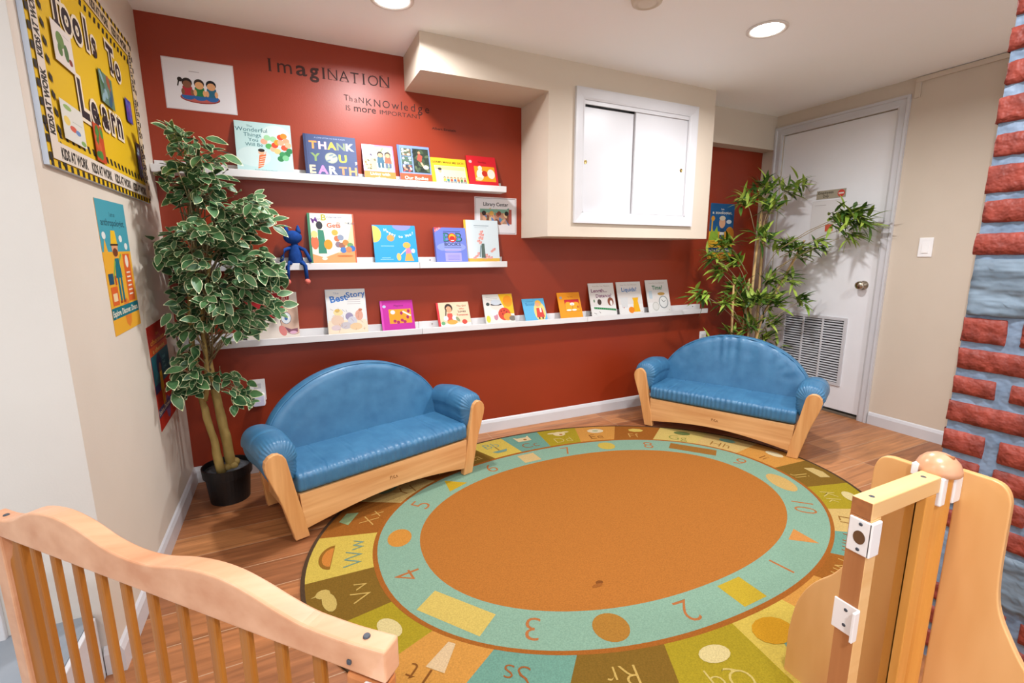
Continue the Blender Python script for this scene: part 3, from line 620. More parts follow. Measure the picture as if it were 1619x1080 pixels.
def pic_len(a,w,h):
    a.ell(w*.36,h*.42,w*.08,h*.09,'#4a3a30'); a.ell(w*.80,h*.42,w*.12,h*.13,'#8a4a30'); a.ell(w*.82,h*.38,w*.05,h*.08,'#f0ece6'); a.ell(w*.16,h*.46,w*.03,h*.05,'#6f8a6a'); a.poly([(w*.12,h*.22),(w*.98,h*.13),(w*.98,h*.19),(w*.12,h*.28)],'#2f8a4f'); a.line([(w*.1,h*.1),(w*.2,h*.06)],.003,'#55504a'); a.line([(w*.3,h*.14),(w*.36,h*.08)],.003,'#55504a')
    for k in range(10): a.rect(w*(.16+.08*k),h*(.225-.008*k),w*(.165+.08*k),h*(.265-.008*k),'#cfe6d0')
def pic_liq(a,w,h):
    a.poly([(w*.56,h*.05),(w*.86,h*.05),(w*.80,h*.38),(w*.84,h*.5),(w*.58,h*.5),(w*.62,h*.38)],'#f3b51c'); a.ell(w*.50,h*.12,w*.12,h*.10,'#f08a1c',18); a.poly([(w*.12,h*.2),(w*.36,h*.2),(w*.40,h*.52),(w*.10,h*.52)],'#dcdcda'); a.ell(w*.2,h*.2,w*.02,h*.02,'#c24a3a',8); a.text('A',w*.9,h*.03,.012,'#c24a3a')
def pic_time(a,w,h):
    a.ell(w*.64,h*.56,w*.16,h*.05,'#b9924c'); a.ell(w*.70,h*.30,w*.21,h*.20,'#9aa0a0',28); a.ell(w*.70,h*.30,w*.17,h*.165,'#e6e6e2',28); a.line([(w*.70,h*.30),(w*.62,h*.38)],.004,'#2b2b2b'); a.line([(w*.70,h*.30),(w*.80,h*.35)],.003,'#2b2b2b'); a.ell(w*.34,h*.18,w*.15,h*.14,'#c9c7be',24); a.ell(w*.34,h*.18,w*.12,h*.11,'#e2e0da',24); a.rect(w*.10,h*.42,w*.24,h*.66,'#c4d2d8'); a.text('A',w*.9,h*.03,.012,'#6a5a3a')
G1, G2, G3 = 'books on the top ledge', 'books on the middle ledge', 'books on the bottom ledge'
book('picture_book','pale aqua hardcover, balloons and flying child, titled The Wonderful Things You Will Be',-.044,.243,Z1,1.779,art_wonder,'#bfe0de',G1,.010)
book('picture_book','navy hardcover with colourful block letters THANK YOU, EARTH',.258,.251,Z1,1.749,art_thank,'#3a4a74',G1,.014,spine='#26325a')
book('picture_book','purple and orange photo book titled Living with, on top ledge',.497,.164,Z1,1.727,art_living,'#c77bc9',G1,.006)
book('picture_book','blue photo book with orange-red band titled Our Bodies',.691,.178,Z1,1.740,art_our,'#7f9ad8',G1,.006)
book('picture_book','yellow landscape book titled GERMS MAKE ME SICK!, on top ledge',.890,.215,Z1,1.691,art_germs,'#f6c92b',G1,.005)
book('picture_book','square red book with yellow picture, rightmost on top ledge',1.093,.184,Z1,1.718,art_red,'#d6202c',G1,.006)
book('picture_book','cream picture book with animal classroom scene titled Miss B, middle ledge',.236,.228,Z2,1.362,art_missb,'#f0e4cc',G2,.012,spine='#3f7f5c')
book('picture_book','sky blue book of girl leading small bear, titled Happy to You!',.564,.237,Z2,1.310,art_happy,'#2f9ed8',G2,.008)
book('book_box','periwinkle boxed set BOB BOOKS with round face logo, middle ledge',.884,.190,Z2,1.303,art_bob,'#6f80d2',G2,.026,.078)
book('picture_book','pale blue book with tower of pigs, behind the periwinkle boxed set',1.087,.220,Z2,1.352,art_white,'#d9e6ea',G2,.006,.046,spine='#f0b93a')
book('picture_book','red and cream book with big-nosed face, behind ficus leaves on bottom ledge',-.080,.242,Z3,.958,art_goblin,'#efe3d6',G3,.008)
book('picture_book','pale sketchy picture book with blue title The Best Story, bottom ledge',.284,.206,Z3,.965,art_best,'#dfe3e6',G3,.009)
book('picture_book','magenta book with orange picture panel, on bottom ledge',.558,.186,Z3,.891,art_pink,'#c0269a',G3,.006)
book('picture_book','peach landscape book with braided girl, title The Girl Who Loves Tomatoes',.894,.203,Z3,.865,art_girl,'#f3d3b0',G3,.008,spine='#d8343c')
book('picture_book','white and yellow book with sun and red beetle figure, bottom ledge',1.191,.201,Z3,.903,art_bug,'#e5e2da',G3,.007)
book('picture_book','small light blue book of figure in red coat, bottom ledge',1.447,.161,Z3,.863,art_south,'#5db2dc',G3,.005)
book('picture_book','plain orange book with small sunset picture, bottom ledge',1.716,.176,Z3,.894,art_orange,'#f59a1b',G3,.005)
book('picture_book','white thin book with purple title Length... Distance? and green ruler',1.982,.214,Z3,.950,measure([('Length...',.40,.72,.036),('Distance?',.56,.56,.036)],'#7a2f62',pic_len),'#e4ded8',G3,.004)
book('picture_book','white thin book with blue title Liquids? and orange juice glass',2.222,.218,Z3,.952,measure([('Liquids?',.5,.70,.044)],'#2f6fb0',pic_liq),'#e4ded8',G3,.004)
book('picture_book','white thin book with green title Time? and alarm clock',2.484,.215,Z3,.959,measure([('Time?',.5,.70,.046)],'#2f7a52',pic_time),'#e4ded8',G3,.004)

# ------------------------------------------------------------------ plain soft toy sitting on the middle ledge
toy = thing('plush_toy', 'plain navy blue long-limbed plush animal sitting on middle ledge, legs hanging down', 'toy', (.052, YR-.055, Z2+.015))
M_PL = noise_mat('navy_plush', '#16356e', '#21468a', 30, .9, .5, 160, spec=.1); M_CORAL = noise_mat('coral_felt', '#d96a5e', '#e07c6c', 20, .9, .3, 120, spec=.1)
bm = bmesh.new(); lathe(bm, [(0,0),(.030,.004),(.036,.030),(.030,.070),(.020,.105),(.014,.118),(0,.12)], (0,0,0), 20)
for s in (-1,1):
    tube(bm, [(s*.018,-.002,.098),(s*.045,-.022,.085),(s*.060,-.030,.050),(s*.068,-.034,.025)], [.010,.009,.009,.008], 10)
    tube(bm, [(s*.018,-.01,.012),(s*.030,-.040,.022),(s*.040,-.053,.006),(s*.044,-.056,-.062)], [.012,.011,.010,.009], 10)
obj('body', bm, M_PL, toy, smooth=True)
bm = bmesh.new(); bmesh.ops.create_uvsphere(bm, u_segments=24, v_segments=16, radius=1, matrix=Matrix.Translation((-.006,-.006,.148)) @ Matrix.Diagonal((.043,.028,.034,1)))
for s in (-1,1): lathe(bm, [(.014,0),(.011,.018),(.006,.034),(0,.042)], (-.006+s*.027,-.004,.168), 12)
obj('head', bm, M_PL, toy, smooth=True)
for s in (-1,1):
    bm = bmesh.new(); bmesh.ops.create_uvsphere(bm, u_segments=16, v_segments=10, radius=1, matrix=Matrix.Translation((s*.045,-.064,-.072)) @ Matrix.Diagonal((.014,.022,.014,1))); obj('foot', bm, M_CORAL, toy, smooth=True)

# ------------------------------------------------------------------ papers, posters, wall lettering
def sheet(name, label, cat, art, w, h, loc, axis, base, kind='gloss', thick=.0012, group=None, roll=0):
    bm = bmesh.new(); mats = [print_mat(base, kind)]
    if axis == 'back': box(bm, 0,w,-thick,0,0,h); art.build(bm, mats, lambda u,v,hh: Vector((u,-thick-hh,v)))
    else: box(bm, 0,thick,0,w,0,h); art.build(bm, mats, lambda u,v,hh: Vector((thick+hh,u,v)))
    o = finish(name, bm, mats); o.location = loc
    if roll: o.rotation_euler = (0, roll, 0) if axis == 'back' else (roll, 0, 0)
    return tag(o, label, cat, group)
a = Art('gloss'); a.rect(.004,.004,.275,.212,'#f1eef2'); a.rect(.10,.165,.14,.168,'#b9b4b8')
a.ell(.135,.055,.078,.022,'#8f2f2a',24); a.ell(.135,.057,.074,.020,'#c0605a',24)
for x,hair,skin,top in ((.088,'#2b211e','#8a5a40','#b8323c'),(.135,'#3a2a22','#e9ad76','#2f7d46'),(.182,'#1d1c20','#e5aa78','#2b6a86')):
    a.ell(x,.060,.026,.015,'#2f66a8',16); a.poly([(x-.022,.064),(x+.022,.064),(x+.018,.102),(x-.018,.102)],top); a.ell(x-.018,.078,.007,.014,skin,8); a.ell(x+.018,.078,.007,.014,skin,8); a.ell(x,.118,.020,.020,hair,16); a.ell(x,.110,.017,.016,skin,16)
a.ell(.062,.128,.010,.010,'#2b211e',10); a.line([(.058,.124),(.052,.100)],.005,'#2b211e')
sheet('laminated_sheet','white laminated sheet with three cartoon children, high on red wall','paper',a,.279,.216,(-.425,YR,1.804),'back','#dcd3d6')
a = Art('gloss'); a.rect(.006,.006,.273,.213,'#4a4a52'); a.rect(.008,.008,.271,.211,'#eeebee'); a.text('Library Center',.1395,.168,.030,'#2c2c34','c',width=.165,off=.02)
photoish(a,.035,.062,.245,.150,['#b88a72','#6f9a8a','#d8a080','#a85a44','#5f7fb0','#e0c090','#7a4a3a'],34,12,.22); a.rect(.035,.128,.245,.150,'#7fb09a')
for k in range(4): a.ell(.06+.05*k,.125,.014,.014,['#3a2a24','#d9a650','#7a3f30','#2b2522'][k],12); 
a.rect(.225,.062,.245,.15,'#b0564a')
sheet('library_sign','white laminated Library Center sign with classroom picture on red wall','sign',a,.279,.219,(1.052,YR,1.271),'back','#f4e8ea')
# posters, 0.29 x 0.43
def poster_base(a,w,h,bg1,bg2,split,l1,l2,tc,band,bt,y=.12):
    a.rect(0,0,w,h,bg2); a.rect(0,h*split,w,h,bg1); a.text(l1,w*.5,h*.885,.020,tc,'c',off=.01); a.text(l2,w*.5,h*.815,.030,tc,'c',width=w*.82,off=.02)
    a.ell(w*.55,h*.14,w*.13,h*.12,'#e8862f' if band!='#3f4a7a' else '#7a5a8a',8); a.rect(0,h*y,w,h*(y+.085),band); a.text(bt,w*.5,h*(y+.02),.027,'#f3ead0','c',width=w*.94,off=.02)
W_,H_ = .295,.425
a = Art('gloss'); poster_base(a,W_,H_,'#4aa5b5','#f2b234',.62,'I am an','anthropologist.','#1f5562','#1f7680','Explore. Discover. Dream.')
for x,y in ((.12,.74),(.68,.72),(.85,.66)): a.ell(W_*x,H_*y,.018,.012,'#eef0ea',10)
a.poly([(0,H_*.55),(W_*.12,H_*.72),(W_*.22,H_*.56)],'#f2b234'); a.rect(W_*.66,H_*.22,W_*.92,H_*.60,'#e2672c'); a.ell(W_*.79,H_*.54,.018,.022,'#f6ead8',12)
for k in range(6): a.rect(W_*.72,H_*(.27+.035*k),W_*.86,H_*(.282+.035*k),'#f6ead8')
a.ell(W_*.42,H_*.66,.032,.036,'#e8a577',16); a.poly([(W_*.30,H_*.67),(W_*.54,H_*.67),(W_*.50,H_*.78),(W_*.36,H_*.78)],'#f5c52c'); a.rect(W_*.29,H_*.665,W_*.56,H_*.68,'#4a3420'); a.ell(W_*.42,H_*.615,.026,.014,'#7a3f22',12); a.poly([(W_*.32,H_*.42),(W_*.54,H_*.42),(W_*.50,H_*.57),(W_*.36,H_*.57)],'#1f7680'); a.line([(W_*.36,H_*.55),(W_*.24,H_*.42)],.010,'#8ab84f'); a.line([(W_*.52,H_*.55),(W_*.60,H_*.60)],.010,'#8ab84f'); a.rect(W_*.36,H_*.24,W_*.42,H_*.44,'#1f7680'); a.rect(W_*.46,H_*.24,W_*.52,H_*.44,'#1f7680'); a.rect(W_*.34,H_*.225,W_*.42,H_*.245,'#a84a24'); a.rect(W_*.46,H_*.225,W_*.54,H_*.245,'#a84a24'); a.rect(W_*.06,H_*.38,W_*.22,H_*.46,'#24506a'); a.rect(W_*.26,H_*.37,W_*.31,H_*.44,'#c8502c'); a.rect(W_*.08,H_*.22,W_*.30,H_*.36,'#e2672c'); a.rect(W_*.12,H_*.25,W_*.26,H_*.31,'#f6d9a8')
sheet('career_poster','teal and yellow poster of hard-hat figure on the left wall below yellow board','poster',a,W_,H_,(XL,1.868,.893),'left','#d8a030',group=None,roll=.02)
a = Art('gloss'); poster_base(a,W_,H_,'#b8281c','#c4301f',.80,'I am a','chemist.','#f0a030','#3f4a7a','Explore. Discover. Dream.',y=.13)
a.L = [x for x in a.L]; a.rect(0,H_*.42,W_,H_*.72,'#1f6a78'); a.rect(0,H_*.72,W_,H_*.80,'#e2571f'); a.text('a chemist.',W_*.5,H_*.735,.024,'#f6c860','c',width=W_*.7,off=.02); a.rect(0,H_*.36,W_*.3,H_*.44,'#26305a')
a.ell(W_*.38,H_*.60,.040,.048,'#2b2a44',16); a.ell(W_*.40,H_*.56,.020,.024,'#8a5a44',12); a.poly([(W_*.30,H_*.36),(W_*.48,H_*.36),(W_*.46,H_*.53),(W_*.34,H_*.53)],'#e8b02c'); a.rect(W_*.33,H_*.20,W_*.38,H_*.38,'#e8b02c'); a.rect(W_*.41,H_*.20,W_*.46,H_*.38,'#e8b02c')
for k in range(4): a.text('C2H4O'[k%2:],W_*.58,H_*(.62-.05*k),.018,'#9ad0d8')
sheet('career_poster','red and teal poster low on the left wall behind the ficus','poster',a,.262,H_,(XL,2.232,.447),'left','#b8281c',roll=.03)
W_=.262
a = Art('gloss'); poster_base(a,W_,H_,'#1f5f96','#f0b52c',.50,'I am','a zoologist.','#f4efdf','#23456e','Explore. Discover. Dream.')
a.ell(W_*.80,H_*.68,.030,.016,'#dfeaf2',10); a.poly([(0,H_*.34),(W_*.1,H_*.58),(W_*.2,H_*.48),(W_*.32,H_*.60),(W_*.42,H_*.34)],'#9cc23c'); a.rect(W_*.08,H_*.5,W_*.13,H_*.72,'#f0b52c'); a.ell(W_*.13,H_*.73,.020,.020,'#e8a030',10); a.ell(W_*.86,H_*.45,.050,.06,'#e8952c',14); a.ell(W_*.52,H_*.66,.034,.042,'#f0b48a',16); a.ell(W_*.52,H_*.74,.034,.018,'#f3e3c8',12); a.poly([(W_*.42,H_*.36),(W_*.66,H_*.36),(W_*.62,H_*.55),(W_*.46,H_*.55)],'#23456e'); a.rect(W_*.44,H_*.44,W_*.62,H_*.49,'#f4efdf')
a.ell(W_*.75,H_*.30,.024,.020,'#e8952c',10)
sheet('career_poster','blue and yellow zoologist poster on red wall behind the bamboo','poster',a,W_,H_,(2.997,YR,1.110),'back','#e0a82a')

# bulletin board
KB = 1.038
BW, BH, BY, BZ = .925, .592, 1.552, 1.362
bt = thing('bulletin_board', 'yellow bulletin board lettered Tools To Learn with hazard-stripe border', 'bulletin board', (XL+.0008, BY, BZ))
bm = bmesh.new(); box(bm, 0,.0115,0,BW*KB,0,BH*KB); obj('board_panel', bm, M_BOARDE, bt)
a = Art('paper', .00002); a.rect(0,0,BW,BH,'#e9bd14')
rr = random.Random(5)
bd = .075
for k in range(24):     # hazard blocks
    x = BW*(k+.2)/24; a.poly([(x,0),(x+.017,0),(x+.017,.016),(x,.016)],'#2a241c'); a.poly([(x,BH),(x+.017,BH),(x+.017,BH-.016),(x,BH-.016)],'#2a241c')
    a.poly([(x,bd),(x+.016,bd),(x+.008,bd+.018),(x-.008,bd+.018)],'#2a241c'); a.poly([(x,BH-bd),(x+.016,BH-bd),(x+.008,BH-bd-.018),(x-.008,BH-bd-.018)],'#2a241c')
for k in range(15):
    y = BH*(k+.3)/15; a.rect(0,y,.016,y+.018,'#2a241c'); a.rect(BW-.016,y,BW,y+.018,'#2a241c'); a.poly([(bd,y),(bd,y+.016),(bd+.018,y+.008),(bd+.018,y-.008)],'#2a241c')
a.rect(.018,.018,BW-.018,.062,'#e9dccb'); a.rect(.018,BH-.062,BW-.018,BH-.018,'#e9cfa6'); a.rect(.018,.018,.060,BH-.018,'#e9dccb'); a.rect(BW-.060,.018,BW-.018,BH-.018,'#e9cfa6')
for k in range(4):
    a.text('KIDS AT WORK',.07+.205*k,.026,.036,'#2a241c',width=.175,off=.05); a.text('KIDS AT WORK',.07+.205*k,BH-.054,.036,'#2a241c',width=.175,off=.05)
for k in range(3):
    a.text('KIDS AT WORK',.052,.075+.168*k,.038,'#2a241c',width=.145,off=.05,rot=PI/2); a.text('KIDS AT WORK',BW-.026,.075+.168*k,.038,'#2a241c',width=.145,off=.05,rot=PI/2)
def slab(ch,x,y,sz):
    a.text(ch,x,y,sz,'#f3e3c8','c',off=.11); a.text(ch,x,y,sz,'#2b1a20','c',off=.035)
for ch,x,y,sz in (('T',.180,.362,.125),('o',.250,.375,.115),('o',.325,.380,.115),('l',.400,.388,.115),('s',.460,.388,.105),('T',.620,.395,.115),('o',.690,.392,.105),
                  ('L',.290,.172,.135),('e',.372,.176,.12),('a',.468,.186,.12),('r',.550,.187,.12),('n',.615,.190,.12)): slab(ch,x,y,sz)
for ch,x,y,sz in (('T',.180,.362,.125),('T',.620,.395,.115)): a.rect(x-.018,y,x+.018,y+.010,'#2b1a20')
finishm = [print_mat('#e9bd14')]
bm = bmesh.new(); a.build(bm, finishm, lambda u,v,h: Vector((.0118+h,u*KB,v*KB))); finish('board_face', bm, finishm, bt)
def clip(label, u, v, w, h, cols, seed, extra=None):
    a = Art('gloss', .00002); a.rect(0,0,w,h,cols[0])
    if extra: extra(a,w,h)
    else: photoish(a,0,0,w,h,cols,14,seed,.3)
    bm = bmesh.new(); mats = [print_mat(cols[0],'gloss')]; box(bm, 0,.0008,0,w*KB,0,h*KB); a.build(bm, mats, lambda p,q,hh: Vector((.0008+hh,p*KB,q*KB)))
    o = finish('book_cover_print', bm, mats); o.location = (XL+.0178, BY+u*KB, BZ+v*KB); tag(o, label, 'print', 'prints pinned on the yellow board')
def ex1(a,w,h):
    a.ell(w*.36,h*.62,w*.20,h*.20,'#6f8f4c',18); a.ell(w*.30,h*.36,w*.12,h*.16,'#5f8044',14); a.ell(w*.62,h*.40,w*.12,h*.22,'#4f7340',14); a.ell(w*.80,h*.24,w*.10,h*.09,'#8a3a2a',12); a.rect(w*.55,h*.82,w*.85,h*.835,'#b9a9a4')
def ex2(a,w,h):
    a.ell(w*.3,h*.86,w*.18,h*.07,'#9ab868',12); a.ell(w*.2,h*.5,w*.14,h*.12,'#f2d36a',12); a.ell(w*.45,h*.36,w*.16,h*.08,'#d9604a',12); a.ell(w*.66,h*.32,w*.12,h*.07,'#6f8fc0',12); a.ell(w*.86,h*.1,w*.12,h*.07,'#8ab060',12); a.rect(w*.45,h*.55,w*.9,h*.565,'#b0b8a8')
clip('white print with green leafy arch, upper left of yellow board',.125,.268,.125,.094,['#ece2d8','#fff'],1,ex1)
clip('white print with green leaf and fruit dots, lower left of yellow board',.102,.080,.145,.094,['#e6e4d8','#fff'],2,ex2)
clip('dark blue-green print with red border in centre of yellow board',.455,.262,.125,.094,['#5f7f6a','#2f5a74','#8fb0b8','#a8502c','#3f6a3a'],3)
clip('narrow red print with green plant shape, under the large lettering',.325,.066,.08,.106,['#c8481c','#4f8a3a','#3f7a34','#d8602c'],4)
clip('small violet-blue print on right part of yellow board',.722,.268,.07,.08,['#4a3f9a','#5a6ac0','#7a4aa0'],6)
clip('tall dark print of purple and grey on right edge of yellow board',.790,.085,.05,.125,['#4a3f52','#7a5a9a','#8fa0a8','#2f3038'],7)

# quote on the red wall (vinyl letters, one mesh: a single decal)
a = Art('wall', .00002)
def letter(ch,x,z,sz,off=.0,serif=0,wd=None,c='#3a201c'):
    a.text(ch,x,z,sz,c,'c',off=off,width=wd)
    if serif:
        hw = .009 if ch in 'IT' else .0
        cap = sz*.70
        pts = {'I':[0],'T':[0],'N':[-.011,.011],'A':[-.013,.013],'m':[-.024,0,.024],'K':[-.012,.012],'h':[-.007,.007],'T':[0]}.get(ch,[])
        for p in pts: a.rect(x+p-.008,z,x+p+.008,z+.0022,c)
        if ch in 'I': a.rect(x-.008,z+cap-.002,x+.008,z+cap,c)
        if ch in 'NK': a.rect(x-.018,z+cap-.002,x-.006,z+cap,c)
wl = thing('wall_lettering', 'dark vinyl quote lettering about imagination and knowledge on red wall', 'wall decal', (0,YR,0))
def flush():
    global a
    bm = bmesh.new(); mats = [print_mat('#3a201c','wall')]; a.build(bm, mats, lambda u,v,h: Vector((u,-.0004-h,v))); finish('lettering_word', bm, mats, wl); a = Art('wall', .00002)
bz = 2.022
for ch,x,sz,off,s in (('I',.010,.080,.012,1),('m',.075,.092,.0,0),('a',.150,.096,.014,0),('g',.208,.094,.024,0),('I',.252,.074,.016,1),('N',.295,.074,-.008,1),('A',.350,.074,-.008,1),('T',.402,.074,-.004,1),('I',.447,.074,.004,1),('O',.495,.074,-.008,0),('N',.553,.080,-.004,1)):
    letter(ch,x,bz,sz,off,s,wd={'m':.064,'a':.050,'g':.044}.get(ch))
flush()
for ch,x,sz,z in (('T',.358,.040,1.934),('h',.380,.038,1.932),('a',.404,.040,1.930),('N',.430,.040,1.930),('K',.468,.052,1.921),('N',.508,.052,1.921),('O',.553,.052,1.921),('w',.600,.056,1.921),('l',.632,.062,1.921),('e',.655,.056,1.921),('d',.692,.058,1.921),('g',.730,.060,1.921),('e',.768,.056,1.921)):
    letter(ch,x*1.04-.018,z,sz,.0 if ch!='g' else .006,0)
    if x == .430: flush()
flush()
a.text('IS',.350,1.886,.036,'#3a201c',off=.0); flush(); a.text('more',.390,1.886,.048,'#3a201c',width=.112,off=.01); flush(); a.text('IMPORTANT',.522,1.887,.030,'#3a201c',width=.225,off=.0)
flush()
a.text('Albert Einstein',.805,1.840,.017,'#3a201c',width=.14,off=.02)
flush()

# ------------------------------------------------------------------ rug
RC = Vector((1.257,1.596)); RT = -.019
def sup(ang, A, B, n):
    c, s = math.cos(ang), math.sin(ang)
    r = (abs(c/A)**n + abs(s/B)**n)**(-1/n)
    return (r*c, r*s)
def ringpt(ang, ring):
    P = {'o':(1.300,.985,2.0),'e':(1.286,.971,2.0),'t0':(1.050,.729,2.15),'t':(1.032,.710,2.184),'i':(.868,.564,2.155)}[ring]
    return sup(ang, *P)
def W2(p): 
    c, s = math.cos(RT), math.sin(RT); return (RC.x+p[0]*c-p[1]*s, RC.y+p[0]*s+p[1]*c)
NR = 144
a = Art('rug', .000012)
def strip(r0, r1, a0, a1, col, n):
    vs = []; fs = []
    for k in range(n+1):
        t = a0+(a1-a0)*k/n; vs += [ringpt(t,r0), ringpt(t,r1)]
    for k in range(n): fs.append((2*k,2*k+2,2*k+3,2*k+1))
    a.add(vs, fs, col)
def mixp(ang, r0, r1, t):
    p, q = ringpt(ang,r0), ringpt(ang,r1); return (p[0]+(q[0]-p[0])*t, p[1]+(q[1]-p[1])*t)
cen = [118,105,91,75,60,45,30,17,4,-8,-20,-31,-42,-54,-68,-86,-105,-124,-141,-153,-164,-175,-187,-200,-214,-229]
cols = {'do':'#8a6a2a','y':'#e0c85e','te':'#78ab9e','go':'#b5a22c','o':'#dda04f','br':'#a8682a','py':'#ddc878','cr':'#dfc07c'}
seq = ['do','y','te','go','o','br','py','cr','o','do','go','cr','te','br','o','y','go','do','te','o','go','do','y','br','cr','br']
inkof = {'do':'#d8b868','y':'#7fa79a','te':'#a8683a','go':'#dcc878','o':'#8f5a2a','br':'#dcae62','py':'#8f9a4a','cr':'#a4763a'}
bnd = [ (cen[i]+cen[i-1])/2 if i else (cen[0]+(cen[-1]+360))/2 for i in range(26)]
strip('t0','o',0,2*PI,'#8a6a2a',NR)
for i in range(26):
    a0 = bnd[i]; a1 = bnd[(i+1)%26] if i < 25 else bnd[0]-360
    strip('t0','e',math.radians(a0),math.radians(a1),cols[seq[i]],8)
strip('e','o',0,2*PI,'#5a4636',NR)
strip('t','t0',0,2*PI,'#b06a2c',NR)
strip('i','t',0,2*PI,'#93bcaa',NR)
a.add([(0,0)]+[ringpt(2*PI*k/NR,'i') for k in range(NR)], [(0,k+1,(k+1)%NR+1) for k in range(NR)], '#c27c38')
def place(ang, r0, r1, t):          # centre and local frame; up points outward
    p = mixp(ang, r0, r1, t); q = mixp(ang+.01, r0, r1, t); tx, ty = p[0]-q[0], p[1]-q[1]; l = math.hypot(tx,ty); return p, (tx/l,ty/l), (-ty/l,tx/l)
def rtext(s, deg, r0, r1, t, size, col, off=.0):
    p, r, u = place(math.radians(deg), r0, r1, t)
    vs, fs, wd = text_geo(s, off)
    a.add([(p[0]+r[0]*(vx-wd/2)*size+u[0]*(vy-.35)*size, p[1]+r[1]*(vx-wd/2)*size+u[1]*(vy-.35)*size) for vx,vy in vs], fs, col)
def rshape(pts, deg, r0, r1, t, col):
    p, r, u = place(math.radians(deg), r0, r1, t)
    a.poly([(p[0]+r[0]*x+u[0]*y, p[1]+r[1]*x+u[1]*y) for x,y in pts], col)
def circ(rx, ry, n=24, x0=0, y0=0): return [(x0+rx*math.cos(2*PI*k/n), y0+ry*math.sin(2*PI*k/n)) for k in range(n)]
for s, d in (('5',154),('4',-175),('3',-143),('2',-104),('1',-62),('10',-25),('9',6),('8',38),('7',77),('6',120)): rtext(s,d,'i','t',.5,.135,'#c07a48',-.012)
rshape([(-.06,-.05),(.06,-.05),(0,.055)],139,'i','t',.5,'#cfae2e')
rshape(circ(.062,.048),170,'i','t',.5,'#dd9a45')
rshape([(-.12,-.05),(.12,-.05),(.12,.05),(-.12,.05)],-159,'i','t',.5,'#e0c86e')
rshape(circ(.058,.058),-126,'i','t',.5,'#b8843a')
rshape([(-.055,-.055),(.055,-.055),(.055,.055),(-.055,.055)],-83,'i','t',.52,'#cdb338')
rshape([(-.05,-.05),(.05,-.05),(0,.05)],-43,'i','t',.5,'#dd9a55')
rshape(circ(.095,.052),-10,'i','t',.5,'#dcb872')
rshape([(-.13,-.042),(.13,-.042),(.13,.042),(-.13,.042)],22,'i','t',.5,'#a97636')
rshape(circ(.052,.052),56,'i','t',.5,'#d6bf58')
rshape([(-.052,-.05),(.052,-.05),(.052,.05),(-.052,.05)],99,'i','t',.5,'#dfc48c')
for i in range(26):
    ch = chr(65+i); c = inkof[seq[i]]; s = ch+ch.lower()
    tt, tp = (.70, .30) if i in (0,1,15,16,19,20) else (.28, .68)
    if i in (17,18): tt, tp = .36, .82
    if i in (0,): tt, tp = .3, .7
    if i in (22,21,23): tt, tp = .30, .72
    rtext(s, cen[i], 't0','e', tt, .100 if i not in (8,) else .09, c, -.016)
    k = i % 6; hi = {'y':'#b98a3a','te':'#e8cf9a','go':'#e8d9a0','o':'#efe0b8','do':'#d8bf70','br':'#e3cc6a','py':'#6f7f4a','cr':'#7fae9a'}[seq[i]]
    D = cen[i]
    if i == 1: rshape([(-.05,0),(.05,0),(.03,-.03),(-.03,-.03)],D,'t0','e',.34,'#7fa79a'); rshape([(-.004,0),(.004,0),(.004,.05),(-.004,.05)],D,'t0','e',.36,'#a87f3c')
    elif i == 2: rshape([(-.045,-.03),(.045,-.03),(.05,.045),(.03,.025),(-.03,.025),(-.05,.045)],D,'t0','e',tp,'#ecd9ae'); rshape(circ(.012,.012,8,.01,-.008),D,'t0','e',tp,'#b0702c')
    elif i == 3: rshape(circ(.04,.034),D,'t0','e',tp,'#ecdcae'); rshape(circ(.03,.012,10,-.045,.02),D,'t0','e',tp,'#ecdcae'); rshape(circ(.03,.012,10,.045,.02),D,'t0','e',tp,'#ecdcae'); rshape(circ(.012,.01,8,.008,-.01),D,'t0','e',tp,'#b0702c')
    elif i == 4: rshape(circ(.055,.036,9),D,'t0','e',tp,'#efe3c4'); rshape(circ(.02,.014),D,'t0','e',tp,'#b9c4a0')
    elif i == 22: rshape([(.075*math.cos(PI*q/12), .05*math.sin(PI*q/12)-.02) for q in range(13)],D,'t0','e',tp,'#a0702c'); rshape([(.058*math.cos(PI*q/12), .036*math.sin(PI*q/12)-.018) for q in range(13)],D,'t0','e',tp,'#dd8f42')
    elif i == 9: rshape([(-.06,-.02),(.05,-.02),(.06,.03),(0,.045),(-.05,.03)],D,'t0','e',tp,'#d9c080')
    elif i == 23: rshape([(-.05,-.02),(.05,-.02),(.035,.03),(-.035,.03)],D,'t0','e',tp,'#9fb88a')
    elif i == 24: rshape(circ(.06,.04),D,'t0','e',tp,'#8aa98a'); rshape(circ(.03,.02),D,'t0','e',tp,'#b5a22c')
    elif i == 15: rshape([(-.06,.06),(-.045,.065),(.01,-.03),(-.01,-.03)],D,'t0','e',tp,'#7fa79a'); rshape([(.06,.06),(.045,.065),(-.01,-.03),(.01,-.03)],D,'t0','e',tp,'#7fa79a')
    elif i == 21: rshape(circ(.05,.022,12),D,'t0','e',tp,'#d8bf70'); rshape(circ(.024,.024,10,.05,.01),D,'t0','e',tp,'#d8bf70'); rshape([(.045,.02),(.05,.05),(.06,.02)],D,'t0','e',tp,'#d8bf70')
    elif i == 19: rshape([(-.012,-.05),(.012,-.05),(.03,.05),(-.03,.05)],D,'t0','e',tp,'#e8cda6')
    else: rshape(circ(.05,.03,7 if k%2 else 16),D,'t0','e',tp,hi)
a.ell(-.45,-.52,.012,.009,'#7a4a26'); a.L.pop()
a.ell(-.34,-.40,.014,.010,'#8a5226',10); a.ell(-.355,-.41,.022,.008,'#a9672f',10)
a.ell(.02,-.80,.07,.05,'#dba32a',14)
bm = bmesh.new(); mats = [print_mat('#5a4636','rug')]
oo = [W2(ringpt(2*PI*k/NR,'o')) for k in range(NR)]
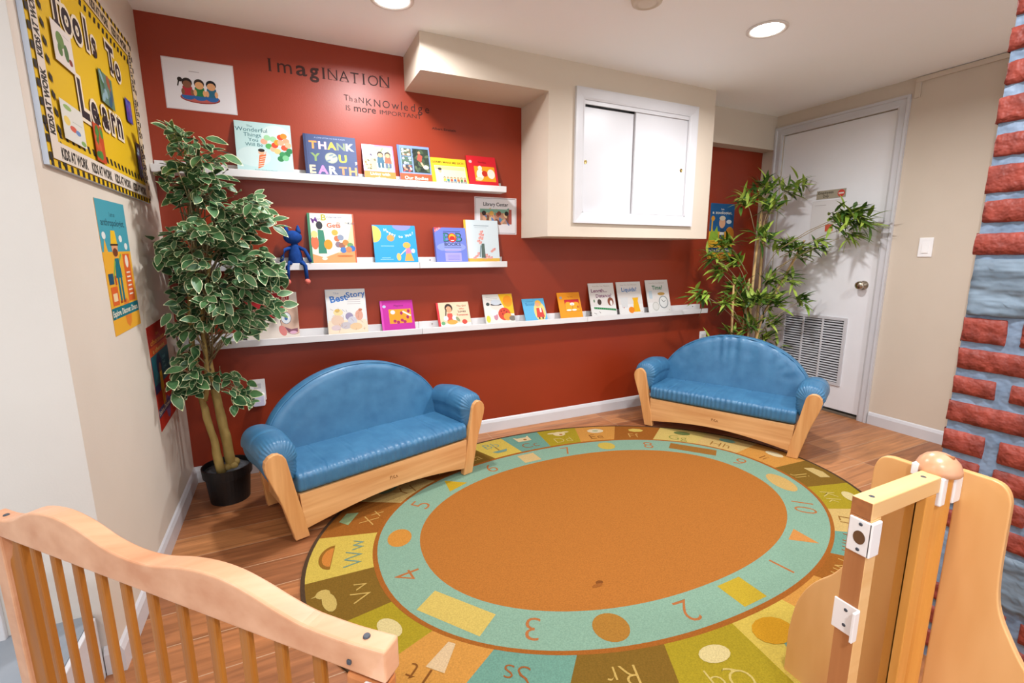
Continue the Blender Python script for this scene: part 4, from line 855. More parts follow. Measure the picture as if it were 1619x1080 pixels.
lo = [bm.verts.new((p[0],p[1],.001)) for p in oo]; hi_ = [bm.verts.new((p[0],p[1],.008)) for p in oo]
for k in range(NR): bm.faces.new((lo[k], lo[(k+1)%NR], hi_[(k+1)%NR], hi_[k]))
bm.faces.new(lo[::-1])
a.build(bm, mats, lambda u,v,h: Vector((*W2((u,v)), .008+h)))
o = finish('alphabet_rug', bm, mats); tag(o, 'large oval alphabet and number rug with orange-brown centre on wood floor', 'rug')

# ------------------------------------------------------------------ sofas
def gridsurf(bm, P, nu, nv, wrapu=False):
    V = [[bm.verts.new(P(i, j)) for j in range(nv)] for i in range(nu)]
    for i in range(nu if wrapu else nu-1):
        for j in range(nv-1): bm.faces.new((V[i][j], V[(i+1)%nu][j], V[(i+1)%nu][j+1], V[i][j+1]))
    return V
def spow(x, p): return math.copysign(abs(x)**p, x)
def softbox(bm, c, hs, e1=.35, e2=.35, nu=72, nv=40, disp=None):
    def P(i, j):
        th = 2*PI*i/nu; ph = -PI/2+PI*j/(nv-1)
        # sample denser on the edges
        x = spow(math.cos(th),e2)*spow(math.cos(ph),e1); y = spow(math.sin(th),e2)*spow(math.cos(ph),e1); z = spow(math.sin(ph),e1)
        p = Vector((x*hs[0], y*hs[1], z*hs[2]))
        if disp: p += disp(x,y,z,p)
        return Vector(c)+p
    gridsurf(bm, P, nu, nv, True); bmesh.ops.remove_doubles(bm, verts=bm.verts, dist=1e-5)
def sofa(name, label, loc, ang, wrinkle, seed):
    S = .8407; cu = S/2
    t = thing(name, label, 'sofa', loc, ang, 'child-size blue sofas')
    prof = [(.026,0),(.010,.10),(-.010,.20),(-.034,.335),(-.038,.355),(-.048,.372),(-.064,.384),(-.082,.386),(-.100,.378),(-.114,.360),(-.118,.338),(-.113,.308),(-.098,.262),(-.078,.205),(-.062,.145),(-.048,.08),(-.036,.03),(-.030,0)]
    for s in (0,1):
        q = [(u if s == 0 else S-u, z) for u, z in prof]
        bm = bmesh.new(); prism(bm, q, lambda u,z,d: Vector((u,d,z)), 0, .032); obj('front_post', bm, M_MAPLEZ, t, bevel=.004, seg=3, angle=50)
        q = [(.026,0),(-.020,.30),(-.060,.30),(-.030,0)]; q = [(u if s == 0 else S-u, z) for u, z in q]
        bm = bmesh.new(); prism(bm, q, lambda u,z,d: Vector((u,d,z)), .37, .40); obj('rear_leg', bm, M_MAPLEZ, t, bevel=.003)
        x = .0 if s == 0 else S
        bm = bmesh.new(); box(bm, x-.022, x+.002, .032, .37, .07, .19); obj('side_rail', bm, M_MAPLE, t, bevel=.003)
    arc = [(.010,.034)]+[(.012+(S-.024)*k/20, .034+.042*math.sin(PI*k/20)) for k in range(1,20)]+[(S-.010,.034),(S-.001,.19),(.001,.19)]
    bm = bmesh.new(); prism(bm, arc, lambda u,z,d: Vector((u,d,z)), .004, .026); fr = obj('front_rail', bm, M_MAPLE, t, bevel=.002)
    bm = bmesh.new(); box(bm, .0, S, .375, .395, .10, .22); obj('rear_rail', bm, M_MAPLE, t, bevel=.003)
    bm = bmesh.new(); box(bm, 0, S, .026, .375, .165, .185); obj('seat_board', bm, M_MAPLE, t)
    # burnt mark on the rail
    a = Art('wall', .00003)
    a.text('PLA' if False else 'J/W', cu-.012, .118, .024, '#7a4a24', off=-.01) if False else None
    for k, pts in enumerate(([(-.022,0),(-.022,.016)],[(-.022,.016),(-.014,.014)],[(-.014,.014),(-.020,.007)],[(-.012,0),(-.006,.014)],[(-.004,.001),(-.002,.016)],[(-.002,.001),(.008,.001)],[(.006,.0),(.010,.012)],[(.010,.012),(.015,.0)])):
        a.line([(cu+pts[0][0],.120+pts[0][1]),(cu+pts[1][0],.120+pts[1][1])],.0026,'#7a4a24')
    bm = bmesh.new(); mats = [print_mat('#7a4a24','wall')]; a.build(bm, mats, lambda u,v,h: Vector((u,.0038-h,v))); finish('burnt_logo', bm, mats, fr)
    # seat cushion
    def PS(i, j):
        nu_, nv_ = 64, 240; v = j/(nv_-1); th = 2*PI*i/nu_
        e = min(v, 1-v)/.028; r = 1 if e >= 1 else math.sqrt(max(0, 1-(1-e)**2))
        r = .86+.14*r if 0 < j < nv_-1 else .001
        cy, cz = .186, .233; hy, hz = .187*r, .044*(r if r > .5 else r)
        y = spow(math.cos(th), .22)*hy; z = spow(math.sin(th), .45)*hz
        u = -.006+(S+.012)*v
        if r > .5:
            front = max(0, -y/hy)
            y -= front**4*(.0018*math.sin(u*250+3*math.sin(u*19)))
            if z > 0:
                z += .006*(1-(y/hy)**2)*math.sin(PI*v)
                for su in (.13,.27,.41,.55,.69): z -= .0045*math.exp(-((u-su-.10*y-.01*math.sin(y*20+su*30))/.004)**2)
                z += .0012*front**2*math.sin(u*210+seed)
        return Vector((u, cy+y, cz+z))
    bm = bmesh.new(); gridsurf(bm, PS, 64, 240, True); bmesh.ops.remove_doubles(bm, verts=bm.verts, dist=1e-5)
    obj('seat_cushion', bm, M_VINYL, t, smooth=True)
    # back cushion
    def outline(k, n, sc, zoff=0):
        A, B = .470*sc, .375*sc; th = PI*k/n
        return (cu + A*spow(math.cos(th),1.0), .235+zoff + B*spow(math.sin(th),.92))
    n = 110
    layers = [(.80,-.018),(.90,-.020),(.955,-.014),(.985,-.002),(1.0,.016),(1.0,.040),(.985,.056),(.95,.066),(.5,.070)]
    layers = [(.0,-.022),(.2,-.022),(.4,-.022),(.52,-.021),(.60,-.021),(.66,-.021),(.73,-.020)]+layers
    bm = bmesh.new(); V = []
    for li, (scl, d) in enumerate(layers):
        row = []
        for k in range(n+1):
            u, z = outline(k, n, max(scl,.001)); th = PI*k/n
            zz = z; lean = .30*(zz-.25)
            w_ = wrinkle*(.0045*math.sin(u*85+3*math.sin(u*17))+.0025*math.sin(u*61+1))*max(0, min(1,(scl-.5)/.3))*max(0,math.sin(th))**.5*(1 if scl < .99 else .3)
            # sink near arms
            row.append(bm.verts.new((u, .300+d+lean*.5 + (w_ if d < .01 else 0) + .004*math.sin(u*14+seed)*(scl<.9), zz)))
        V.append(row)
    for i in range(len(V)-1):
        for k in range(n): bm.faces.new((V[i][k],V[i][k+1],V[i+1][k+1],V[i+1][k]))
        bm.faces.new((V[i][0],V[i+1][0],V[i+1][n],V[i][n])) if i >= 0 else None
    bmesh.ops.remove_doubles(bm, verts=bm.verts, dist=1e-5)
    obj('back_cushion', bm, M_VINYL, t, smooth=True)
    # piping along the back cushion edge
    pts = []
    for k in range(n+1):
        u, z = outline(k, n, .985); pts.append((u, .300-.003+.15*(z-.25), z))
    bm = bmesh.new(); tube(bm, pts, .004, 8); bc = bpy.data.objects[t.children[-1].name] if False else None
    obj('piping', bm, M_VINYL, t.children[-1], smooth=True) if False else obj('piping', bm, M_VINYL, t, smooth=True)
    # arm rolls
    for s in (0,1):
        sg = -1 if s == 0 else 1; c0 = (-.043 if s == 0 else S+.043)
        def P(i, j, sg=sg, c0=c0):
            nuu = 110; v = j/44; th = 2*PI*i/nuu
            endf = min(1, (v/.10)) ; ende = min(1, (1-v)/.08)
            r = (math.sin(endf*PI/2)**.45) * (math.sin(ende*PI/2)**.5) if 0 < v < 1 else 0.001
            r = max(r, .001)
            c, q = math.cos(th), math.sin(th)
            rx = .068*(1+.10*math.sin(PI*v)); rz = .078 if q > 0 else .112
            x = spow(c,.85)*rx; z = spow(q,.85)*rz
            if q < 0: x = x*.92 - sg*.012*(-q)      # tucks in towards the seat
            g = math.exp(-(v/.16)**2)
            gg = 1+.035*g*math.sin(th*30+2*math.sin(th*3+seed))
            x *= r*gg; z *= r*gg
            yy = .012+.330*v
            crease = -.006*math.exp(-((v-.42)/.02)**2)*(q>0)
            return Vector((c0+sg*.012+x, yy, .338+z+crease+.018*math.sin(PI*min(1,v*1.1)) ))
        bm = bmesh.new(); gridsurf(bm, P, 110, 45, True); bmesh.ops.remove_doubles(bm, verts=bm.verts, dist=1e-5)
        obj('arm_cushion', bm, M_VINYL, t, smooth=True)
    return t
sofa('toddler_sofa', 'small blue vinyl sofa with maple frame, left one beside the ficus', (-.020,1.942,.009), math.radians(17.2), .25, 1)
sofa('toddler_sofa', 'small blue vinyl sofa with gathered back, right one before the white door', (2.128,2.335,.009), math.radians(-63.6), 1.0, 2)

# ------------------------------------------------------------------ ficus
def leaves_mesh(name, items, mats, parent, edge=True):
    """items: (pos, dir, up, length, width, matindex)"""
    V = []; F = []; MI = []
    for pos, d, up, L, wd, mi in items:
        d = d.normalized(); s = d.cross(up)
        if s.length < 1e-4: s = d.cross(Vector((1,0,0)))
        s.normalize(); n = s.cross(d)
        if edge:
            tt = [0,.12,.3,.5,.72,.9,1.0]; ww = [0,.55,.95,1.0,.72,.28,0]; core = [0,.46,.82,.86,.60,.20,0]
            b = len(V); curl = .16*L
            for t, wf, cf in zip(tt, ww, core):
                c = pos + d*(L*t) - n*(curl*t*t)
                for k, fac in ((-1,wf),(-1,cf),(0,0),(1,cf),(1,wf)):
                    V.append(c + s*(k*fac*wd/2) + n*(abs(k)*fac*wd*.13))
            for i in range(6):
                for k in range(4):
                    a0 = b+i*5+k; F.append((a0,a0+1,a0+6,a0+5)); MI.append(1 if k in (0,3) or (i == 5) else 0)
        else:
            tt = [0,.15,.45,.75,1.0]; ww = [.15,.8,1,.6,0]; b = len(V); curl = .28*L
            for t, wf in zip(tt, ww):
                c = pos + d*(L*t) - n*(curl*t*t)
                for k in (-1,0,1): V.append(c + s*(k*wf*wd/2) + n*(abs(k)*wf*wd*.12))
            for i in range(4):
                for k in range(2):
                    a0 = b+i*3+k; F.append((a0,a0+1,a0+4,a0+3)); MI.append(mi)
    me = bpy.data.meshes.new(name); me.from_pydata([tuple(v) for v in V], [], F)
    for m in mats: me.materials.append(m)
    me.polygons.foreach_set('material_index', MI); me.polygons.foreach_set('use_smooth', [True]*len(F))
    return obj_mesh(name, me, parent)
rr = random.Random(11)
fx, fy = -.325, 2.475
tree = thing('potted_ficus', 'artificial variegated ficus tree in black pot in the left corner', 'plant', (fx,fy,0))
bm = bmesh.new(); lathe(bm, [(0,.002),(.078,.002),(.083,.0),(.094,.122),(.103,.126),(.106,.172),(.100,.172),(.096,.150),(.0,.150)], (0,0,0), 40); obj('pot', bm, M_BLACKPL, tree, smooth=False)
bm = bmesh.new(); lathe(bm, [(0,.158),(.06,.156),(.095,.151)], (0,0,0), 30)
for v in bm.verts: v.co.z += rr.uniform(-.002,.003)
obj('pot_filler', bm, M_SOIL, tree, smooth=True)
O = Vector((fx,fy,0))
bm = bmesh.new()
def trunk(pts, r0, r1):
    P = [];R = []
    n = len(pts)
    for i in range(n-1):
        for k in range(5):
            t = k/5; p = Vector(pts[i]).lerp(Vector(pts[i+1]), t)
            P.append(p+Vector((rr.uniform(-.002,.002),rr.uniform(-.002,.002),0))); R.append((r0+(r1-r0)*(i+t)/(n-1))*(1+rr.uniform(-.08,.10)))
    P.append(Vector(pts[-1])); R.append(r1); tube(bm, P, R, 12)
trunk([(.020,.0,.15),(.005,.0,.35),(-.020,.01,.60),(-.035,.01,.95),(-.02,-.02,1.35)], .024, .009)
trunk([(-.020,-.045,.15),(-.035,-.04,.32),(-.062,-.03,.50),(-.075,-.03,.75),(-.05,-.04,1.1)], .019, .008)
trunk([(-.052,-.03,.50),(-.030,-.035,.60),(-.02,-.04,.9),(.04,-.05,1.15)], .012, .006)
for p in ((.028,-.012,.162),(.035,.005,.175),(.0,-.02,.16)): bmesh.ops.create_uvsphere(bm, u_segments=12, v_segments=8, radius=.020, matrix=Matrix.Translation(p))
obj('trunk', bm, M_TRUNK, tree, smooth=True)
ell = [((-.315,2.40,1.50),(.115,.13,.16),150),((-.145,2.40,1.31),(.105,.13,.09),80),((-.28,2.38,1.15),(.20,.20,.19),280),((-.115,2.40,1.08),(.095,.14,.12),90),((-.32,2.36,.92),(.165,.18,.13),130),((-.135,2.40,.89),(.09,.13,.07),30),((-.40,2.34,.68),(.085,.14,.11),65),((-.215,2.36,.585),(.075,.10,.08),20)]
items = []; twigs = []
for c, r, n in ell:
    c = Vector(c); n = int(n*1.5)
    ncl = max(6, n//7)
    cl = []
    for _ in range(ncl):
        while True:
            q = Vector((rr.uniform(-1,1),rr.uniform(-1,1),rr.uniform(-1,1)))
            if .35 < q.length < 1: break
        e = c+Vector((q.x*r[0],q.y*r[1],q.z*r[2])); e.x = max(e.x, XL+.045); e.y = min(e.y, YR-.05)
        cl.append(e)
        root = Vector((-.35+rr.uniform(-.02,.05), 2.46, max(.55,e.z-rr.uniform(.08,.22))))
        twigs.append((root, root.lerp(e,.5)+Vector((0,0,.02)), e))
    for k in range(n):
        e = cl[k%ncl]; out = (e-Vector((-.33,2.45,e.z-.02)))
        if out.length < .02: out = Vector((rr.uniform(-1,1),-1,0))
        out.normalize()
        d = (out*.8+Vector((rr.uniform(-.9,.9),rr.uniform(-1.1,.5),rr.uniform(-.9,.35)))).normalized()
        pos = e+Vector((rr.uniform(-.04,.04),rr.uniform(-.04,.04),rr.uniform(-.035,.035)))
        L = rr.uniform(.050,.084)
        tip = pos+d*L
        lim = XL+(.05 if pos.z > 1.25 else .02)
        if min(tip.x,pos.x) < lim+.01: d.x = abs(d.x)*.3+.05; pos.x = max(pos.x, lim+.03)
        if tip.y > YR-.01: d.y = -abs(d.y); pos.y = min(pos.y, YR-.03)
        up = Vector((rr.uniform(-.5,.5),rr.uniform(-1.0,-.1),rr.uniform(.3,1)))
        items.append((pos-O, d, up, L, L*rr.uniform(.44,.54), 0))
bm = bmesh.new()
for a_, b_, c_ in twigs:
    if min(a_.y,c_.y) < YR: tube(bm, [a_-O,b_-O,c_-O], [.0035,.0028,.0018], 5)
obj('twigs', bm, M_TWIG, tree, smooth=True)
leaves_mesh('foliage', items, [M_LEAF, M_LEAFE], tree)

# ------------------------------------------------------------------ bamboo
bx, by = 3.10, 2.42
bam = thing('potted_bamboo', 'artificial bamboo plant with long narrow leaves in corner by white door', 'plant', (bx,by,0)); O = Vector((bx,by,0))
bm = bmesh.new(); lathe(bm, [(0,.002),(.10,.002),(.105,.0),(.125,.20),(.130,.205),(.130,.225),(.120,.225),(.115,.19),(0,.19)], (0,0,0), 40); obj('pot', bm, M_BLACKPL, bam)
bm = bmesh.new(); lathe(bm, [(0,.20),(.114,.196)], (0,0,0), 24); obj('pot_filler', bm, M_SOIL, bam, smooth=True)
def bp(px, py, Y): return at(px, py, 1, Y)
canes = [[(bx-.05,by,.2), bp(1155,560,2.44), bp(1160,450,2.46)],
         [(bx-.02,by-.03,.2), bp(1180,560,2.44), bp(1192,430,2.44), bp(1205,330,2.42)],
         [(bx+.02,by,.2), bp(1195,540,2.42), bp(1203,420,2.46), bp(1208,350,2.46)],
         [(bx+.04,by-.02,.2), bp(1205,500,2.38), bp(1245,430,2.32), bp(1272,380,2.22)],
         [(bx-.0,by+.03,.2), bp(1172,540,2.48), bp(1185,440,2.5)]]
for cpts in canes:
    bm = bmesh.new(); P = [];R = []
    for i in range(len(cpts)-1):
        for k in range(6):
            t = k/6; P.append(Vector(cpts[i]).lerp(Vector(cpts[i+1]), t)-O); R.append(.0085 if k else .0105)
    P.append(Vector(cpts[-1])-O); R.append(.006); tube(bm, P, R, 10); obj('cane', bm, M_CANE, bam, smooth=True)
def xp(px, py, X): return at(px, py, 0, X)
cl = [(1210,300,2.40,30,.11),(1180,318,2.45,22,.10),(1243,300,2.33,14,.09),(1215,330,2.38,22,.09),(1262,288,2.28,8,.07),(1205,375,2.35,26,.10),(1235,390,2.30,30,.10),(1262,400,2.20,22,.09),(1290,388,2.12,18,.08),
      (1322,345,1.98,34,.10),(1345,340,1.90,38,.10),(1362,352,1.86,16,.09),(1340,372,1.93,14,.07),
      (1150,385,2.52,22,.09),(1128,405,2.52,14,.09),(1140,430,2.50,18,.08),(1165,415,2.50,22,.08),(1165,455,2.50,26,.09),(1178,480,2.45,26,.09),(1150,478,2.42,16,.09),(1110,465,2.42,14,.09),(1200,475,2.36,26,.09),(1222,478,2.34,20,.09),(1215,445,2.38,20,.08),(1245,440,2.30,14,.08),
      (1262,478,2.18,16,.08),(1185,515,2.42,22,.09),(1215,510,2.36,14,.09),(1160,530,2.45,12,.08),(1128,548,2.50,8,.09),(1205,535,2.42,14,.08),(1230,545,2.34,5,.07)]
items = []; bm = bmesh.new()
for px, py, Y, n, sp in cl:
    c = bp(px, py, Y); c.x = min(c.x, XR-.09)
    ctr = Vector((bx+.02, by-.02, c.z-.15))
    # branch from nearest cane height
    root = Vector((min(bx+.02+(c.x-bx)*.25,3.4), by-.02+(c.y-by)*.25, max(.3,c.z-.22)))
    tube(bm, [root-O, root.lerp(c,.55)-O+Vector((0,0,.02)), c-O], [.003,.0025,.0018], 5)
    out = (c-ctr).normalized()
    for k in range(int(n*1.9)):
        d = (out*.7+Vector((rr.uniform(-1,1),rr.uniform(-1,.8),rr.uniform(-.8,.6)))).normalized()
        pos = c+Vector((rr.uniform(-.45,.45),rr.uniform(-.45,.45),rr.uniform(-.45,.45)))*sp
        L = rr.uniform(.085,.135)
        if (pos+d*L).x > XR-.02: d.x = -abs(d.x)*.3; pos.x = min(pos.x, XR-.04)
        if (pos+d*L).y > YR-.02: d.y = -abs(d.y)*.4; pos.y = min(pos.y, YR-.04)
        up = Vector((rr.uniform(-.5,.5),rr.uniform(-.6,.1),1))
        items.append((pos-O, d, up, L, rr.uniform(.019,.028), 1 if rr.random() < .5 else 0))
obj('branches', bm, M_TWIG, bam, smooth=True)
leaves_mesh('foliage', items, [M_BAM1, M_BAM2], bam, edge=False)

# ------------------------------------------------------------------ brick wall at right
BX, BYE = 1.575, .593
K = .45
def zz(z): return CAMH+(z-CAMH)*K
bm = bmesh.new(); box(bm, BX+.008, BX+.25, YF, BYE-.004, 0, ZC, mi=1)
rr = random.Random(21)
tops = [(2.133,2.018),(1.962,1.829),(1.772,1.656),(1.614,1.468),(1.43,1.31),(1.255,1.137)]
low = [(.786,.645),(.607,.486),(.44,.335),(.289,.167),(.114,-.014),(-.05,-.175),(-.215,-.335),(-.375,-.49)]
rows = [(zz(a_),zz(b_)) for a_,b_ in tops+low]
zt = zz(2.30)
while zt < ZC-.01: rows.append((zt, zt-.052)); zt += .075
zt = zz(-.87)
while zt > .04: rows.append((zt, zt-.052)); zt -= .075
rows.sort(reverse=True)
def rough_block(y0, y1, z0, z1, mi, j, prot=.010):
    ny, nz = max(4,int((y1-y0)/.010)), max(4,int((z1-z0)/.010)); G = []
    for a_ in range(ny+1):
        col = []
        for b_ in range(nz+1):
            ed = min(a_,ny-a_,b_,nz-b_)
            x = BX+(0 if ed > 0 else .0085)+ (rr.uniform(-j,j) if ed > 0 else 0)
            def cc(k, n, lo_, hi_2):
                L_ = hi_2-lo_
                if k == 0: return lo_
                if k == n: return hi_2
                return lo_+.0035+(L_-.007)*(k-1)/(n-2)
            yy = cc(a_,ny,y0,y1)+rr.uniform(-.0014,.0014); zzv = cc(b_,nz,z0,z1)+rr.uniform(-.0012,.0012)
            col.append(bm.verts.new((x,yy,zzv)))
        G.append(col)
    for a_ in range(ny):
        for b_ in range(nz): 
            f = bm.faces.new((G[a_][b_],G[a_+1][b_],G[a_+1][b_+1],G[a_][b_+1])); f.material_index = mi; f.smooth = True
    # returns at the end facing the door
    e = [bm.verts.new((BX+.12,y1,z0)), bm.verts.new((BX+.12,y1,z1))]
    f = bm.faces.new([G[ny][b_] for b_ in range(nz+1)]+[e[1],e[0]]); f.material_index = mi
for i, (z1, z0) in enumerate(rows):
    half = (i%2 == 0); y = BYE+rr.uniform(-.004,.003); first = True
    if abs(z1-zz(.786)) < .01 or abs(z1-zz(.44)) < .01 or abs(z1-zz(.114)) < .01: half = True
    elif z1 > zz(.8) or abs(z1-zz(.607)) < .01 or abs(z1-zz(.289)) < .01: half = False if z1 < zz(.8) else half
    if z1 > zz(.8): half = False
    while y > YF:
        L = .085 if (first and half) else .20
        if first and not half: L = .185
        rough_block(y-L, y, z0, z1, 0, .0030); y -= L+.026; first = False
rough_block(BYE-.36, BYE-.004, zz(.80), zz(1.115), 2, .004); rough_block(.10, BYE-.10, zz(-.83), zz(-.52), 2, .004)
me_b = obj('wall_brick', bm, [M_BRICK, M_MORT, M_ROCK]); struct(me_b)

# ------------------------------------------------------------------ wavy wooden gate at lower left
GA = Vector((.066,.479,0)); gd = Vector((-.692,.722,0)).normalized(); gn = Vector((.722,.692,0)).normalized()
gate = thing('wooden_safety_gate', 'wooden baby gate with wavy pale top rail and amber slats, lower left foreground', 'safety gate', GA)
def gp(u, z, d): return gd*u+gn*d+Vector((0,0,z))
tops = [(0,.700),(.048,.697),(.085,.697),(.123,.699),(.162,.707),(.203,.718),(.246,.726),(.292,.727),(.342,.721),(.396,.710),(.451,.707),(.507,.714),(.564,.730),(.627,.738),(.693,.730),(.745,.708),(.784,.698),(.836,.697)]
def smooth_pts(P, n=4):
    out = []
    for i in range(len(P)-1):
        p0 = P[max(i-1,0)]; p1 = P[i]; p2 = P[i+1]; p3 = P[min(i+2,len(P)-1)]
        for k in range(n):
            t = k/n; out.append(tuple(.5*((2*p1[c])+(-p0[c]+p2[c])*t+(2*p0[c]-5*p1[c]+4*p2[c]-p3[c])*t*t+(-p0[c]+3*p1[c]-3*p2[c]+p3[c])*t**3) for c in (0,1)))
    out.append(P[-1]); return out
tp = smooth_pts(tops)
bm = bmesh.new(); prism(bm, tp+[(.836,.664),(0,.657)], gp, 0, .029); obj('top_rail', bm, M_RAIL, gate, bevel=.0035, seg=3, angle=40)
bm = bmesh.new(); prism(bm, [(0,.235),(.836,.235),(.836,.29),(0,.29)], gp, 0, .029); obj('bottom_rail', bm, M_RAIL, gate, bevel=.003)
spow_ = lambda x: math.copysign(abs(x)**.6, x)
sl = [(.085,.110),(.146,.172),(.205,.234),(.266,.295),(.326,.356),(.387,.418),(.446,.478),(.502,.538),(.561,.596),(.619,.655),(.674,.712)]
for u0, u1 in sl:                            # round-edged slats set back in the middle of the rail
    a1 = (u1+.30)*1.026-.30; a0 = (u0+.30)*1.051-.30; a0 = min(a0, a1-.011)-.0025
    bm = bmesh.new(); prism(bm, [((a0+a1)/2+(a1-a0)/2*spow_(math.cos(q*PI/6)), .0148+.0052*spow_(math.sin(q*PI/6))) for q in range(12)], lambda u,d,z: gp(u,z,d), .285, .662); obj('slat', bm, M_SLAT, gate, smooth=False)
bm = bmesh.new(); prism(bm, [(.760,.285),(.806,.285),(.806,.600),(.800,.616),(.790,.628),(.784,.645),(.783,.663),(.760,.663)], gp, .007, .022); obj('end_stile', bm, M_SLAT, gate, bevel=.004, seg=3)
bm = bmesh.new(); prism(bm, [(.800,.20),(.836,.20),(.836,.668),(.800,.668)], gp, 0, .029); obj('end_post', bm, M_RAIL, gate, bevel=.003)
bm = bmesh.new(); prism(bm, [(.004,.0),(.060,.0),(.060,.650),(.004,.650)], gp, .002, .027); obj('latch_post', bm, wood_mat('reddish_post','#b9703c','#cf8650','z'), gate, bevel=.004)
for u in (.035, .800):
    z = .700 if u < .1 else .6985
    bm = bmesh.new(); lathe(bm, [(0,.0012),(.0038,.0012),(.0045,.0),(.0045,-.003)], gp(u,z-.001,.0145), 12); obj('bolt', bm, M_DKHOLE, gate)
bm = bmesh.new(); box(bm, -.0028,.0028,-.0008,.003,-.0028,.0028, M=Matrix.Translation(gp(.050,.672,0)) @ Matrix.Rotation(math.atan2(gd.y,gd.x),4,'Z')); obj('screw', bm, M_DKHOLE, gate, bevel=.001)
RG = Matrix.Translation(gp(.030,.62,0)) @ Matrix.Rotation(math.atan2(gn.y,gn.x)+PI/2-PI,4,'Z')
bm = bmesh.new(); prism(bm, [(-.012,-.045),(.030,-.045),(.030,.002),(-.012,.002)], lambda u,d,z: gp(u,z,d), .600, .652); obj('latch', bm, M_PLAST, gate, bevel=.002)

# ------------------------------------------------------------------ play gate on the right
pg = thing('wooden_play_gate', 'open pale wood play gate with domed post and curved plywood side panels, right foreground', 'gate', (1.185,.442,0)); O = Vector((1.185,.442,0)); T = Matrix.Translation(-O)
GY = .421
def pbox(name, *a, m=M_MAPLEZ, bevel=.002, seg=2, parent=pg):
    bm = bmesh.new(); box(bm, *a, M=T); return obj(name, bm, m, parent, bevel=bevel, seg=seg)
M_PALE = wood_mat('pale_gate_wood', '#e9b877', '#f2c88c', 'x', .35)
M_ORG = wood_mat('orange_stile_wood', '#d9933f', '#e6a655', 'z', .32)
pbox('gate_top_bar', .913,1.150,GY,GY+.035,.671,.705, m=M_PALE)
pbox('bar_shaded_end_grain', .9115,.913,GY+.001,GY+.034,.672,.704, m=noise_mat('shaded_end_grain','#9a6038','#b0713f',60,.6,.2,120), bevel=0)  # end grain; its dark tone also holds the shade of this face
pbox('edge_shade_strip', .9118,.913,GY+.0005,GY+.0345,.06,.671, m=wood_mat('edge_shade_tone','#a86c40','#bd8150','z'), bevel=0)  # dark strip puts the shade of the stile's end face into colour
pbox('gate_stile', .913,.947,GY,GY+.035,.06,.671, m=M_PALE)
pbox('gate_stile', 1.104,1.140,GY,GY+.035,.06,.671, m=M_ORG)
pbox('gate_bottom_bar', .947,1.104,GY,GY+.035,.06,.10, m=M_PALE)
mg, ntg, bg = mat_base('clear_acrylic', '#e9e2d6', .05, .5); bg.inputs['Transmission Weight'].default_value = 1; bg.inputs['IOR'].default_value = 1.05
pbox('acrylic_pane', .947,1.104,GY+.016,GY+.019,.10,.671, m=mg, bevel=0)
pbox('hinge_strip', 1.141,1.150,GY+.012,GY+.024,.06,.64, m=M_ORG, bevel=0)
bm = bmesh.new(); lathe(bm, [(0,0),(.026,0),(.026,.700),(0,.700)], (0,0,0), 28); obj('post', bm, M_ORG, pg, smooth=False)
bm = bmesh.new(); lathe(bm, [(0,.700),(.036,.700),(.0385,.704),(.0375,.712),(.033,.724),(.024,.734),(.012,.740),(0,.7415)], (0,0,0), 32); cap = obj('post_cap', bm, M_RAIL, pg, smooth=True)
bm = bmesh.new(); prism(bm, [(-.003,-.010),(.003,-.010),(.0015,.010),(-.0015,.010)], lambda x,y,z: Vector((x,y-.012,z)), .732, .7405); obj('cap_slot', bm, noise_mat('slot_wood','#a5683e','#b0744a',20,.6,0), cap)
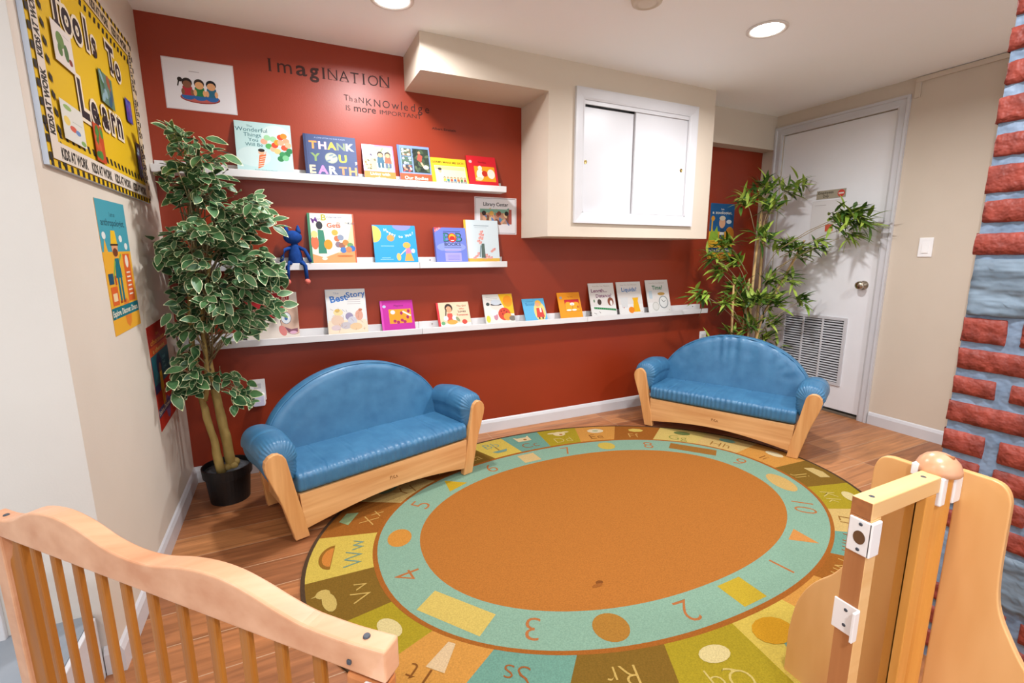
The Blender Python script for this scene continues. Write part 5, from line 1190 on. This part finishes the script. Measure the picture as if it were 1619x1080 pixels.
# white hinge bracket
for nm, a_ in (('hinge_bracket',(1.150,1.166,GY-.004,GY+.012)),('hinge_bracket',(1.190,1.222,GY-.008,GY+.012))):
    pbox(nm, *a_, .640,.702, m=M_PLAST, bevel=.004, seg=3)
pbox('hinge_bracket', 1.168,1.188,GY-.002,GY+.01,.640,.700, m=M_PLAST, bevel=.001)
pbox('hinge_bracket', 1.150,1.176,.462,.474,.690,.715, m=M_PLAST, bevel=.002)
wp = [(0,.706),(.052,.706),(.066,.702),(.076,.692),(.082,.676),(.084,.655),(.085,.590),(.087,.520),(.092,.465),(.102,.430),(.118,.398),(.140,.360),(.178,.312),(.204,.262),(.220,.205),(.229,.13),(.229,.012),(.222,.0),(0,0)]
wps = smooth_pts(wp[1:-3], 3)
wp = [wp[0]]+wps+[(.229,.010),(.222,0),(0,0)]
bm = bmesh.new(); prism(bm, wp, lambda a_,z,d: Vector((1.165+d,.464+a_,z))-O, 0, .015); obj('side_panel', bm, M_PLY, pg, bevel=.003, seg=3, angle=40)
bm = bmesh.new(); prism(bm, wp, lambda a_,z,d: Vector((1.222+d,.423-a_,z))-O, 0, .015); obj('side_panel', bm, M_PLY, pg, bevel=.003, seg=3, angle=40)
# plates on the end of the gate
pl = pbox('latch_plate', .9085,.913,GY-.006,GY+.033,.600,.668, m=M_PLAST, bevel=.002)
pbox('latch_plate', .9085,.940,GY-.0065,GY-.0005,.600,.668, m=M_PLAST, bevel=.002)
bm = bmesh.new(); lathe(bm, [(0,0),(.010,0),(.010,-.0006),(0,-.0006)], (0,0,0), 24, axis='x')
for v in bm.verts: v.co.z *= 1.3
for v in bm.verts: v.co += Vector((.9084,GY+.013,.633))-O
obj('latch_hole', bm, noise_mat('wood_hole','#5a3c22','#6e4c2c',20,.8,0), pl)
for z in (.609,.659):
    bm = bmesh.new(); lathe(bm, [(0,-.0015),(.0028,-.001),(.0035,0)], Vector((.9083,GY+.013,z))-O, 10, axis='x'); obj('screw', bm, M_DKHOLE, pl)
ct = pbox('catch', .909,.913,GY-.004,GY+.040,.430,.492, m=M_PLAST, bevel=.001)
bm = bmesh.new(); box(bm, .893,.909,GY-.006,GY-.001,.430,.492, M=T); obj('catch_lip', bm, M_PLAST, ct, bevel=.001)
for z in (.446,.478):
    bm = bmesh.new(); lathe(bm, [(0,-.0015),(.0028,-.001),(.0035,0)], Vector((.9088,GY+.018,z))-O, 10, axis='x'); obj('screw', bm, M_DKHOLE, ct)
for x in (.940,1.118):
    bm = bmesh.new(); lathe(bm, [(0,.0006),(.0045,.0006),(.005,0),(.005,-.002)], Vector((x,GY+.017,.705))-O, 12); obj('bolt', bm, M_DKHOLE, pg)
